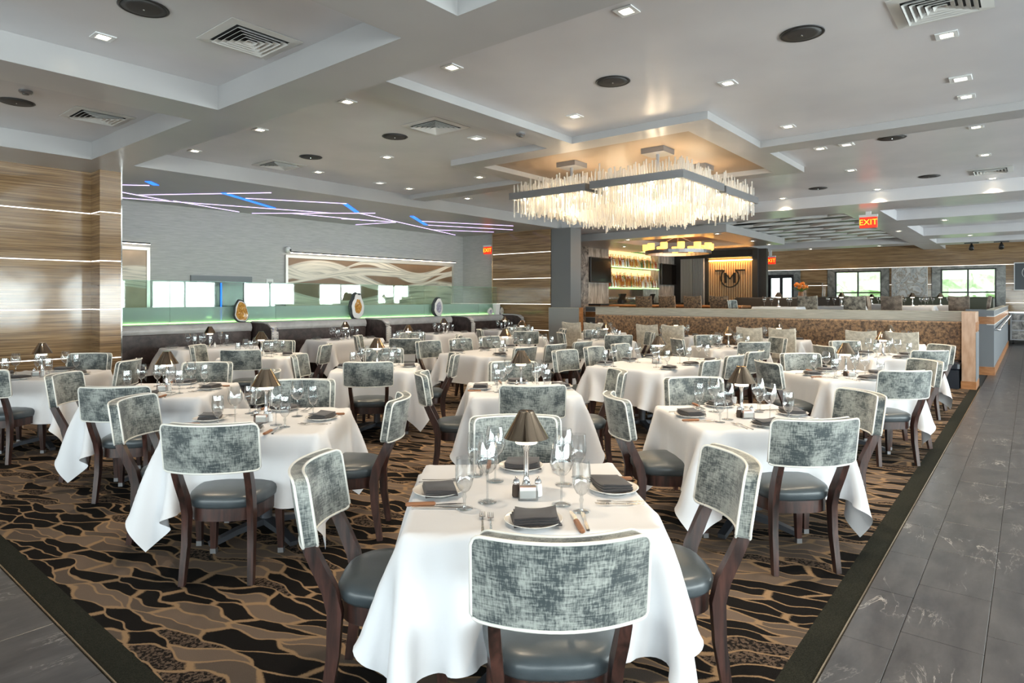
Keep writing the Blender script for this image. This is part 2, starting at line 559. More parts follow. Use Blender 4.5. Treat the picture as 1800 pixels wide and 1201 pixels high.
# ---- carpet
ca = thing('carpet', 'leaf patterned black and taupe carpet with dark border under the tables', 'carpet')
MB().prism([(XE + .125, YE + .125), (13.96, YE + .125), (13.96, 11.8), (3.62, 11.8), (3.62, 10.44), (3.3, 10.44), (3.3, 10.84), (XE + .125, 10.84)], -0.004, 0.006).build('field', M['carpet'], ca)
MB().box(XE, XE + .125, YE, 10.84, -0.004, 0.006).build('border', M['border'], ca)
MB().box(XE + .125, 13.96, YE, YE + .125, -0.004, 0.006).build('border', M['border'], ca)
MB().box(XE - .006, XE, YE - .006, 10.84, -0.004, 0.008).build('edge_strip', M['brass_edge'], ca)
MB().box(XE, 13.96, YE - .006, YE, -0.004, 0.008).build('edge_strip', M['brass_edge'], ca)
CZ = 0.006                     # carpet surface

# ---- raised floor behind the half wall
struct(MB().prism([(14.16, .95), (16.33, .95), (16.33, .71), (XW, .71), (XW, 13.4), (14.16, 13.4)], -0.004, FB).build('floor_raised', M['dark_wall']))

# ---- ceiling and beams
ce = struct(MB().box(XB, XW + .2, YR, 13.6, ZC, ZC + .12).build('ceiling', M['ceil']))
def beam(x0, x1, y0, y1, z0, mat='beam', name='beam'):
    return MB().box(x0, x1, y0, y1, z0, ZC - 0.0005).build(name, M[mat], ce)
beam(3.02, 3.54, YR, 9.815, ZS)
beam(XB, 3.54, 9.815, 13.6, ZS)
for y0, y1 in ((-3.7, -3.14), (-0.38, 0.18), (2.94, 3.50), (6.25, 6.82)):
    beam(XB, 3.02, y0, y1, ZS)
beam(-0.9, -0.35, YR, 2.94, ZS); beam(-0.9, -0.35, 3.5, 6.25, ZS); beam(-0.9, -0.35, 6.82, 9.815, ZS)
beam(3.54, 14.12, 9.815, 13.6, ZS, 'beam')
beam(3.54, 6.90, 4.64, 5.04, ZR)
beam(10.82, 14.12, 4.64, 5.04, ZR)
for a in ((8.69, 9.09, YR, 2.81), (8.69, 9.09, 6.86, 9.815)): beam(*a, ZR)
ring_o, ring_i = (6.90, 10.82, 2.81, 6.86), (7.27, 10.50, 3.20, 6.52)
beam(6.90, 10.82, 2.81, 3.20, ZR); beam(6.90, 10.82, 6.52, 6.86, ZR)
beam(6.90, 7.27, 3.20, 6.52, ZR); beam(10.50, 10.82, 3.20, 6.52, ZR)
MB().box(7.27, 10.50, 3.20, 6.52, ZC - 0.012, ZC - 0.001).build('recess_panel', M['recess_tan'], ce)
beam(14.12, 15.45, YR, 13.6, ZS, 'ceil')  # far soffits from here take the lighter paint, reflected light put into their colour
beam(15.45, XW, 2.5, 3.2, ZS, 'ceil')
for x0, x1 in ((17.7, 19.3), (22.6, 23.9), (26.0, 27.0)): beam(x0, x1, YR, 2.5, ZS, 'ceil')
beam(25.3, 26.4, 3.2, 13.4, ZS, 'ceil')
beam(15.45, 25.3, 7.9, 13.6, ZS, 'beam')
# criss-cross louvre field over the lounge
MB().box(15.45, 25.3, 3.2, 7.9, ZC - .012, ZC - .001).build('recess_panel', M['black_plastic'], ce)
for k in range(8):
    x = 15.95 + k * 0.95
    MB().box(x, x + .07, 3.2, 7.9, ZS, ZS + .06).build('slat', M['white_paint'], ce)
for k in range(11):
    c0 = 9.2 + 1.05 * k                    # lines x - y = c0
    a = max(15.45, c0 + 3.2); b_ = min(22.8, c0 + 7.9)
    if b_ > a:
        u = Vector((1, 1, 0)).normalized(); w = Vector((-1, 1, 0)).normalized()
        mid = ((a + b_) / 2, (a + b_) / 2 - c0, ZS + .035)
        MB().obox(mid, u, w, (0, 0, 1), (b_ - a) * 0.7071 - .02, .03, .03).build('slat', M['white_paint'], ce)
# dropped soffit over the bar
bar_soffit = MB()
bar_soffit.box(15.8, 20.7, 5.95, 6.9, 3.25, ZS); bar_soffit.box(15.8, 20.7, 9.6, 11.4, 3.25, ZS)
bar_soffit.box(15.8, 16.5, 6.9, 9.6, 3.25, ZS); bar_soffit.box(19.9, 20.7, 6.9, 9.6, 3.25, ZS)
bar_soffit.build('beam', M['beam'], ce)
MB().box(16.5, 19.9, 6.9, 9.6, ZS - .012, ZS - .001).build('recess_panel', M['orange_wood'], ce)

# ---- outer walls behind and beside the camera, with their windows
def wall_with_holes(name, axis, pos, th, a0, a1, holes, z0, z1, mat, zt=3.7):
    """holes: (centre, width) along the wall, from z0 to z1"""
    b_ = MB()
    def bx(p, q, za, zb):
        if axis == 'x': b_.box(pos - th, pos, p, q, za, zb)
        else: b_.box(p, q, pos - th, pos, za, zb)
    cur = a0
    for c, w in sorted(holes):
        bx(cur, c - w / 2, 0, zt); bx(c - w / 2, c + w / 2, 0, z0); bx(c - w / 2, c + w / 2, z1, zt)
        cur = c + w / 2
    bx(cur, a1, 0, zt)
    return struct(b_.build(name, M[mat]))
wall_with_holes('wall_back', 'x', XB, .2, YR, 10.85, BACK_WIN, 0.5, 2.4, 'grey_wall')
wall_with_holes('wall_right', 'y', YR, .2, XB - .2, XW, SIDE_WIN, 0.5, 2.4, 'grey_wall')
wi = 1
def window(n, axis, pos, c, w, z0, z1, mullions=1, rails=1, th=0.1):
    e = link('window_%d' % n, None)
    struct(e)
    def bx(p, q, za, zb, d0=0.0, d1=th, nm='frame', mt='black_plastic'):
        b_ = MB()
        if axis == 'x': b_.box(pos + d0, pos + d1, p, q, za, zb)
        else: b_.box(p, q, pos + d0, pos + d1, za, zb)
        return b_.build(nm, M[mt], e)
    f = .05
    bx(c - w / 2, c - w / 2 + f, z0, z1); bx(c + w / 2 - f, c + w / 2, z0, z1)
    bx(c - w / 2 + f, c + w / 2 - f, z0, z0 + f); bx(c - w / 2 + f, c + w / 2 - f, z1 - f, z1)
    xs_ = [c - w / 2 + f] + [c - w / 2 + w * (k + 1) / (mullions + 1) for k in range(mullions)] + [c + w / 2 - f]
    zs_ = [z0 + f] + [z0 + (z1 - z0) * (k + 1) / (rails + 1) * (0.62 if rails == 1 and mullions == 1 else 1) for k in range(rails)] + [z1 - f]
    for x in xs_[1:-1]: bx(x - f / 2, x + f / 2, z0 + f, z1 - f, 0, th, 'mullion')
    for z in zs_[1:-1]:
        for i in range(len(xs_) - 1):
            bx(xs_[i] + (f / 2 if i else 0), xs_[i + 1] - (f / 2 if i < len(xs_) - 2 else 0), z - f / 2, z + f / 2, 0.01, th - .01, 'glazing_bar')
    for i in range(len(xs_) - 1):
        for j in range(len(zs_) - 1):
            bx(xs_[i], xs_[i + 1], zs_[j], zs_[j + 1], th * .45, th * .55, 'pane', 'pane')
    return e
for cy, w in BACK_WIN: window(wi, 'x', XB - .15, cy, w, .5, 2.4); wi += 1
for cx, w in SIDE_WIN: window(wi, 'y', YR - .15, cx, w, .5, 2.4); wi += 1

# ---- zebra-wood wall on the left with light strips in its joints
STRIPS = [0.70, 1.412, 2.125, 2.838]
def panelled(root, axis, face, a0, a1, zmax, cuts, depth=.03, sgn=-1, zmin=0.0):
    """horizontal zebra panels with glowing joints on a wall face; face is the finished surface"""
    zs_ = [zmin] + [z for z in cuts if zmin < z < zmax] + [zmax]
    for i in range(len(zs_) - 1):
        za = zs_[i] + (.007 if i else 0); zb = zs_[i + 1] - (.007 if i < len(zs_) - 2 else 0)
        b_ = MB()
        lo, hi = sorted((face, face - sgn * depth))
        if axis == 'y': b_.box(a0, a1, lo, hi, za, zb)
        else: b_.box(lo, hi, a0, a1, za, zb)
        b_.build('panel', M['zebra'], root)
    for z in zs_[1:-1]:
        b_ = MB()
        lo, hi = sorted((face - sgn * .006, face - sgn * depth))
        if axis == 'y': b_.box(a0, a1, lo, hi, z - .006, z + .006)
        else: b_.box(lo, hi, a0, a1, z - .006, z + .006)
        b_.build('light_strip', M['led_white'], root)
wl = struct(MB().box(XB, 3.33, 10.88, 13.6, 0, ZS).build('wall_left', M['dark_wall']))
panelled(wl, 'y', 10.85, XB, 3.33, ZS, STRIPS)
wc = struct(MB().box(3.36, 3.61, 10.50, 13.4, 0, ZS).build('wall_left_pier', M['dark_wall']))
panelled(wc, 'y', 10.47, 3.33, 3.61, ZS, STRIPS)
panelled(wc, 'x', 3.33, 10.50, 10.85, ZS, STRIPS)
MB().box(3.605, 3.62, 10.463, 10.48, 0, ZS).build('corner_trim', M['chrome'], wc)

# ---- grey grasscloth wall beyond the glass partition, with its doorway
gw = MB()
gw.box(3.61, 5.94, 13.4, 13.6, 0, ZS); gw.box(7.20, 14.3, 13.4, 13.6, 0, ZS); gw.box(5.94, 7.20, 13.4, 13.6, 2.03, ZS)
wf = struct(gw.build('wall_far', M['cloth_wall']))
dr = struct(link('door_1', None))
for a in ((5.90, 6.02, 0, 2.05), (7.10, 7.22, 0, 2.05), (6.02, 7.10, 1.93, 2.05)):
    MB().box(a[0], a[1], 13.36, 13.44, a[2], a[3]).build('door_frame', M['blue_grey'], dr)
MB().box(6.02, 7.10, 13.45, 13.47, 0, 1.93).build('door_leaf', M['screen'], dr)
MB().box(6.55, 6.57, 13.42, 13.45, 0.3, 1.90).build('light_strip', M['led_blue'], dr)
MB().box(6.24, 6.36, 13.43, 13.45, 0.3, 1.88).build('door_glass', M['chrome'], dr)

# ---- return wall, zebra pier and grey column at the end of the booths
struct(MB().box(14.0, 14.3, 12.1, 13.4, 0, ZS).build('wall_return', M['cloth_wall']))
wz = struct(MB().box(13.93, 14.3, 10.05, 12.1, 0, ZS).build('wall_return_pier', M['dark_wall']))
panelled(wz, 'x', 13.90, 10.05, 12.10, ZS, STRIPS)
MB().box(13.885, 13.9, 12.1, 12.13, 0, ZS).build('corner_trim', M['brass_edge'], wz)
struct(MB().box(13.95, 14.45, 9.42, 10.045, 0, ZS).build('wall_column', M['grey_wall']))

# ---- bar back wall (faces the aisle)
YB = 11.3
struct(MB().box(14.3, 24.8, YB + .35, YB + .55, FB, ZS).build('wall_bar', M['dark_wall']))
def wslab(name, x0, x1, mat, y0=YB, z0=FB, z1=ZS, d=.35):
    return struct(MB().box(x0, x1, y0, y0 + d, z0, z1).build(name, M[mat]))
wslab('wall_bar_stone', 17.12, 17.55, 'marble_dark', YB - .15)
wslab('wall_bar_stone', 17.56, 19.08, 'marble_light')
wslab('wall_bar_stone', 22.86, 24.3, 'marble_light')
dr2 = struct(link('door_2', None))
MB().box(16.55, 16.62, YB, YB + .2, FB, 3.2).build('door_frame', M['orange_wood'], dr2)
MB().box(17.04, 17.11, YB, YB + .2, FB, 3.2).build('door_frame', M['orange_wood'], dr2)
MB().box(16.62, 17.04, YB, YB + .2, 3.1, 3.2).build('door_frame', M['orange_wood'], dr2)
MB().box(16.62, 17.04, YB + .12, YB + .16, FB, 3.1).build('door_leaf', M['orange_wood'], dr2)

# ---- logo wall with wooden slats
XL = 24.5
struct(MB().box(XL, XL + .2, 7.7, 13.4, FB, ZS).build('wall_logo', M['dark_wall']))
lw = thing('logo_panel', 'backlit vertical wooden slat panel carrying a round letter M emblem', 'wall panel', (XL, 0, 0))
MB().box(-.06, 0, 8.18, 9.88, 1.42, 3.02).build('back_board', M['orange_wood'], lw)
slat_me = MB().box(-.11, -.06, 0, .055, 1.42, 2.99).mesh('slat', plain('pale_oak', (.62, .42, .24), .35))
for k in range(19):
    s_ = link('slat', slat_me, lw); s_.location = (0, 8.19 + k * .0915, 0)
MB().box(-.10, -.02, 8.18, 9.88, 3.03, 3.06).build('light_strip', emit('amber_wash', (1.0, 0.5, 0.12), 45.0), lw)
wd = bpy.data.lights.new('amber_wash_light', 'AREA'); wd.shape = 'RECTANGLE'; wd.size, wd.size_y = .05, 1.6; wd.energy = 26; wd.color = (1.0, .56, .2)
wo = bpy.data.objects.new('amber_wash_light', wd); C.objects.link(wo); wo.parent = lw; wo.location = (-.30, 9.03, 3.12); wo.rotation_euler = (0, .25, 0)
MB().box(-.36, -.0, 8.18, 9.88, 3.14, 3.20).build('light_pelmet', M['dark_wall'], lw)
for y0, y1 in ((7.98, 8.18), (9.88, 10.08)): MB().box(-.13, 0, y0, y1, FB, ZS).build('side_frame', M['dark_wall'], lw)
def text_mesh(s, size, depth, font_scale=1.0):
    cu = bpy.data.curves.new('lettering', 'FONT')
    cu.body = s; cu.size = size; cu.extrude = depth; cu.align_x = 'CENTER'; cu.align_y = 'CENTER'
    ob = bpy.data.objects.new('lettering', cu)
    scene.collection.objects.link(ob)
    me = bpy.data.meshes.new_from_object(ob)
    bpy.data.objects.remove(ob)
    return me
def lettering(s, size, depth, mat, parent, loc, rot, name='lettering'):
    me = text_mesh(s, size, depth)
    me.materials.clear(); me.materials.append(mat)
    o = link(name, me, parent)
    o.location = loc; o.rotation_euler = rot
    return o
em = MB()
pts = [(-.13, 9.03 + .36 * math.cos(a), 2.36 + .36 * math.sin(a)) for a in [math.radians(50 - 280 * k / 28) for k in range(29)]]
em.tube(pts, 0, flat=(.06, .04))
for s in (-1, 1): em.box(-.15, -.11, *sorted((9.03 + s * .20, 9.03 + s * .58)), 2.62, 2.68)
em.build('emblem_ring', M['black_plastic'], lw)
emM = MB()
for y, z0, z1 in ((8.86, 2.16, 2.56), (9.20, 2.16, 2.56)): emM.box(-.15, -.11, y - .035, y + .035, z0, z1)
for s in (-1, 1): emM.tube([(-.13, 9.03 + s * .17, 2.54), (-.13, 9.03, 2.32)], 0, flat=(.07, .04))
emM.build('emblem_letter', M['black_plastic'], lw)

# curtains between bar and logo wall
for k, (px_y, col) in enumerate(((10.75, 'beige'), (10.25, 'grey'))):
    cb = MB()
    n = 40
    top, bot = [], []
    for i in range(n):
        yy = px_y - .24 + .48 * i / (n - 1)
        xx_ = 24.25 + .035 * math.sin(i * 1.25 + k)
        top.append((xx_, yy, 3.15)); bot.append((xx_ + .01, yy, FB))
    vsx = top + bot + [(x + .012, y, z) for x, y, z in top + bot]
    fs = []
    for i in range(n - 1):
        fs.append((i, i + 1, n + i + 1, n + i)); fs.append((2 * n + i, 3 * n + i, 3 * n + i + 1, 2 * n + i + 1))
    cb.add(vsx, fs)
    o = cb.build('curtain', plain('curtain_cloth_%s' % col, (0.42, 0.38, 0.34) if k == 0 else (0.36, 0.35, 0.34), .7), smooth=True)
    tag(o, ['pale pleated curtain beside the bar shelves' , 'grey pleated curtain beside the slatted logo wall'][k], 'curtain')

# ---- far window wall
def fwall():
    b_ = MB()
    holes = [(0.97, 2.66, 1.40, 2.68), (4.63, 6.33, 1.40, 2.68), (7.95, 9.05, FB, 2.60)]
    cur = YR
    for y0, y1, z0, z1 in holes:
        b_.box(XW + .03, XW + .2, cur, y0, 0, ZS + .3); b_.box(XW + .03, XW + .2, y0, y1, 0, z0); b_.box(XW + .03, XW + .2, y0, y1, z1, ZS + .3)
        cur = y1
    b_.box(XW + .03, XW + .2, cur, 13.6, 0, ZS + .3)
    return struct(b_.build('wall_window', M['dark_wall']))
ww = fwall()
def fpanel(y0, y1, z0, z1): MB().box(XW, XW + .03, y0, y1, z0, z1).build('panel', M['zebra'], ww)
fpanel(YR, 13.4, 2.80, ZC)
for y0, y1 in ((YR, .70), (2.95, 4.35), (6.62, 7.70), (9.35, 13.4)):
    fpanel(y0, y1, FB, 1.40); fpanel(y0, y1, 1.414, 2.10); fpanel(y0, y1, 2.114, 2.786)
    for z in (1.40, 2.10): MB().box(XW + .008, XW + .03, y0, y1, z, z + .014).build('light_strip', M['led_white'], ww)
MB().box(XW + .005, XW + .03, YR, 13.4, 2.786, 2.80).build('light_strip', M['led_white'], ww)
for y0, y1, z0 in ((.97, 2.66, 1.40), (4.63, 6.33, 1.40), (7.95, 9.05, FB)):
    for a in ((y0 - .27, y0, z0 - .1, 2.786), (y1, y1 + .27, z0 - .1, 2.786), (y0, y1, 2.68 if z0 > 1 else 2.6, 2.786)):
        MB().box(XW - .03, XW + .03, *a).build('stone_surround', M['marble_green'], ww)
window(wi, 'x', XW + .05, 1.815, 1.69, 1.40, 2.68, 1, 1); wi += 1
window(wi, 'x', XW + .05, 5.48, 1.70, 1.40, 2.68, 1, 1); wi += 1
dr3 = struct(link('door_3', None))
for a in ((7.95, 8.07, FB, 2.6), (8.93, 9.05, FB, 2.6), (8.07, 8.93, 2.45, 2.6), (8.07, 8.93, FB, .9), (8.44, 8.56, .9, 2.45)):
    MB().box(XW + .06, XW + .14, *a).build('door_frame', M['black_plastic'], dr3)
for a in ((8.07, 8.44, .9, 2.45), (8.56, 8.93, .9, 2.45)): MB().box(XW + .09, XW + .11, *a).build('pane', M['pane'], dr3)

# outdoors beyond the far windows
struct(MB().box(XW + .3, 90, -60, 70, -.5, -.3).build('ground', plain('lawn', (0.16, 0.26, 0.09), .9)))
def blob(r, seed, amp=.25, n=12, m_=8):
    rr = random.Random(seed)
    vs_, fs_ = [], []
    for j in range(m_ + 1):
        th = PI * j / m_
        for i in range(n):
            ph = 2 * PI * i / n
            q = r * (1 + amp * (rr.random() - .5))
            vs_.append((q * math.sin(th) * math.cos(ph), q * math.sin(th) * math.sin(ph), q * math.cos(th)))
    for j in range(m_):
        for i in range(n):
            k = (i + 1) % n
            fs_.append((j * n + i, (j + 1) * n + i, (j + 1) * n + k, j * n + k))
    return vs_, fs_
m, nt, b = newmat('foliage')
L(nt, ramp(nt, noise(nt, coords(nt, 'World'), 3.5, 4), [(0.35, (0.34, 0.42, 0.26)), (0.65, (0.58, 0.64, 0.48))]), b.inputs['Base Color'])
b.inputs['Roughness'].default_value = .9
for k, (y, x, r) in enumerate(((-2.0, 42, 2.2), (2.6, 47, 2.0), (8.4, 50, 2.2))):
    t = thing('garden_tree', ['leafy tree outside the window beside the service cart', 'round leafy tree outside between the two windows', 'leafy tree outside the window beside the glass door'][k], 'tree', (x, y, -.3), 0)
    cr = MB()
    for q in range(5):
        v_, f_ = blob(r * .7, 30 + k * 9 + q, .5)
        off = (random.uniform(-.6, .6) * r, random.uniform(-.6, .6) * r, 2.2 + random.uniform(0, 1.2) * r * .6)
        cr.add([(a + off[0], c + off[1], d + off[2]) for a, c, d in v_], f_)
    cr.build('crown', m, t); MB().lathe([(.2, 0), (.14, 2.4)], 8).build('trunk', M['dark_wood'], t)

# ---- half wall with veneer cap
hw = struct(MB().box(13.97, 14.15, .93, 8.62, 0, 1.16).build('wall_half', M['dark_wall']))
MB().box(13.90, 14.19, .93, 8.62, 1.16, 1.325).build('cap', M['cap'], hw)
MB().box(13.88, 14.21, .93, 8.62, 1.325, 1.34).build('cap_top', M['cap'], hw)
ep = thing('end_post', 'copper toned wooden end post of the half wall beside the tiled aisle', 'post', (13.42, .72, 0))
MB().bbox(.01, .75, .01, .21, .14, 1.34, .004).build('panel', M['maple'], ep)
MB().bbox(0, .76, 0, .22, 0, .14, .004).build('base_block', M['orange_wood'], ep)
MB().box(.01, .76, .004, .01, .14, .98).build('side_panel', M['blue_grey'], ep)
MB().box(.01, .76, .003, .01, 1.0, 1.16).build('side_band', M['orange_wood'], ep)
# guard of the raised floor
def guard(name, label, x0, x1, y0, y1, front='x'):
    g = thing(name, label, 'guard wall', (x0, y0, 0))
    a, b_ = x1 - x0, y1 - y0
    MB().box(0, a, 0, b_, .17, 1.03).build('panel', M['blue_grey'], g)
    MB().box(-.012, a, -.012, b_, 0, .17).build('base_board', M['orange_wood'], g)
    MB().box(-.006, a, -.006, b_, 1.03, 1.045).build('white_bead', M['white_paint'], g)
    MB().box(-.004, a, -.004, b_, 1.045, 1.195).build('wood_band', M['orange_wood'], g)
    MB().box(-.006, a, -.006, b_, 1.195, 1.21).build('white_bead', M['white_paint'], g)
    MB().box(0, a, 0, b_, 1.21, 1.325).build('top_band', M['blue_grey'], g)
    MB().box(-.02, a, -.02, b_, 1.325, 1.345).build('cap', M['cap'], g)
    return g
g1 = guard('guard_wall', 'grey guard wall with orange wood band running along the tiled aisle', 16.2, 26.5, .58, .70)
g1b = MB().box(0, .12, .12, .47, 0, 1.345).build('return_panel', M['blue_grey'], g1)
MB().box(-.004, .0, .12, .47, 1.045, 1.195).build('wood_band', M['orange_wood'], g1b)
MB().box(-.012, .0, .12, .47, 0, .17).build('base_board', M['orange_wood'], g1b)
hr = thing('handrail', 'chrome handrail fixed to the grey guard wall beside the aisle', 'handrail', (16.3, .58, 0))
MB().tube([(0, -.01, .93), (0, -.08, .93), (.3, -.08, .93), (9.8, -.08, 1.0), (9.8, -.01, 1.0)], .022, 8).build('rail', M['chrome'], hr, True)
for k in range(5): MB().tube([(1 + k * 2, -.012, .88), (1 + k * 2, -.08, .92)], .008, 6).build('bracket', M['chrome'], hr)
g2 = thing('stair_screen', 'grey half-height screen with orange edge between column and half wall', 'screen', (13.83, 9.07, 0))
MB().box(0, .1, 0, .98, 0, 1.325).build('panel', M['cap'], g2)
MB().box(-.01, .11, -.05, 0, 0, 1.33).build('edge_post', M['orange_wood'], g2)
MB().box(-.002, 0, .01, .97, .02, 1.31).build('face', plain('screen_grey', (.27, .28, .28), .4), g2)
guard('stair_guard', 'blue-grey stair guard with orange band behind the half-height screen', 15.2, 15.3, 8.75, 9.75)

# ================================================================== TABLES, CLOTHS, CHAIRS
TOPZ = 0.745
def drape(ax, ay, drop, seats=(), seed=1, n=47, steps=300):
    """small cloth simulation: a linen square falls over a table top (half sizes ax, ay) and the seats pushed under it"""
    rg = np.random.default_rng(seed)
    nx = n; ny = max(9, int(round(n * (ay + drop) / (ax + drop))))
    gx, gy = np.meshgrid(np.linspace(-ax - drop, ax + drop, nx), np.linspace(-ay - drop, ay + drop, ny), indexing='ij')
    th = rg.normal(0, .02)
    p = np.stack([gx * math.cos(th) - gy * math.sin(th), gx * math.sin(th) + gy * math.cos(th), np.full_like(gx, TOPZ + .012)], -1)
    p[..., 2] += rg.normal(0, .003, gx.shape)
    # start with the flaps already leaning down a little
    out = np.maximum(np.maximum(np.abs(p[..., 0]) - ax, np.abs(p[..., 1]) - ay), 0)
    p[..., 2] -= out * .15
    v = np.zeros_like(p)
    dx = gx[1, 0] - gx[0, 0]; dy = gy[0, 1] - gy[0, 0]
    cons = []
    def con(di, dj, rest, k):
        i0 = slice(0, nx - di)
        i1 = slice(di, nx)
        if dj >= 0: j0, j1 = slice(0, ny - dj), slice(dj, ny)
        else: j0, j1 = slice(-dj, ny), slice(0, ny + dj)
        cons.append(((i0, j0), (i1, j1), rest, k))
    con(1, 0, dx, .9); con(0, 1, dy, .9)
    con(1, 1, math.hypot(dx, dy), .25); con(1, -1, math.hypot(dx, dy), .25)
    con(2, 0, 2 * dx, .05); con(0, 2, 2 * dy, .05)
    z0 = TOPZ + .006
    bev = .012
    for st in range(steps):
        v[..., 2] -= 9.8 * .012
        v *= .985 if st < steps * .7 else .93
        q = p + v * .012
        for it in range(16):
            for a, b_, rest, k in cons:
                d = q[b_] - q[a]
                l = np.sqrt((d * d).sum(-1)) + 1e-9
                c = d * ((l - rest) / l * k)[..., None]
                if k == .05:   # bending pair: only push apart
                    c = np.where((l < rest)[..., None], c, 0)
                q[a] += c * .5 * 1.0
                q[b_] -= c * .5 * 1.0
            for (cx, cy, hx, hy, hz) in seats:
                ins = (np.abs(q[..., 0] - cx) < hx) & (np.abs(q[..., 1] - cy) < hy) & (q[..., 2] < hz)
                up = ins & (q[..., 2] > hz - .12)
                q[..., 2] = np.where(up, hz, q[..., 2])
            ins = (np.abs(q[..., 0]) < ax) & (np.abs(q[..., 1]) < ay) & (q[..., 2] < z0)
            dxo = ax - np.abs(q[..., 0]); dyo = ay - np.abs(q[..., 1]); dzo = z0 - q[..., 2]
            up = ins & (dzo <= np.minimum(dxo, dyo) + .01)
            q[..., 2] = np.where(up, z0, q[..., 2])
            sx = ins & ~up & (dxo <= dyo); sy = ins & ~up & (dxo > dyo)
            q[..., 0] = np.where(sx, np.sign(q[..., 0]) * ax, q[..., 0])
            q[..., 1] = np.where(sy, np.sign(q[..., 1]) * ay, q[..., 1])
            q[..., 2] = np.maximum(q[..., 2], .02)
        v = (q - p) / .012
        sp = np.sqrt((v * v).sum(-1))[..., None] + 1e-9
        v *= np.minimum(1, 2.5 / sp)
        top = (q[..., 2] < z0 + .004) & (np.abs(q[..., 0]) < ax + .004) & (np.abs(q[..., 1]) < ay + .004) & (q[..., 2] > z0 - .01)
        v[top] *= .2
        p = q
    # light smoothing of the hanging part, then 2x upsample
    for _ in range(2):
        s = p.copy()
        s[1:-1, 1:-1] = p[1:-1, 1:-1] * .5 + .125 * (p[2:, 1:-1] + p[:-2, 1:-1] + p[1:-1, 2:] + p[1:-1, :-2])
        hang = (p[..., 2] < z0 - .02)[..., None]
        p = np.where(hang, s, p)
    def up2(a, ax_):
        a = np.moveaxis(a, ax_, 0)
        m_ = a.shape[0]
        r = np.zeros((2 * m_ - 1,) + a.shape[1:])
        r[::2] = a
        mid = (a[:-1] + a[1:]) / 2
        mid[1:-1] = (-a[:-3] + 9 * a[1:-2] + 9 * a[2:-1] - a[3:]) / 16
        r[1::2] = mid
        return np.moveaxis(r, 0, ax_)
    p = up2(up2(p, 0), 1)
    nx, ny = p.shape[:2]
    idx = np.arange(nx * ny).reshape(nx, ny)
    f = np.stack([idx[:-1, :-1], idx[1:, :-1], idx[1:, 1:], idx[:-1, 1:]], -1).reshape(-1, 4)
    me = bpy.data.meshes.new('tablecloth')
    me.from_pydata(p.reshape(-1, 3).tolist(), [], f.tolist())
    me.materials.append(M['linen'])
    me.polygons.foreach_set('use_smooth', [True] * len(me.polygons))
    return me

SEATZ = 0.485
HT = 0.485     # half size of the square tables
cloth_sq = [drape(HT, HT, .40, (), sd) for sd in (3, 11, 29)]
cloth_long = drape(.95, .52, .38, (), 5, 61, 240)
cloth_booth = drape(.66, .43, .40, (), 8, 45, 220)
cloth_bench = drape(.38, .52, .34, (), 9, 39, 220)

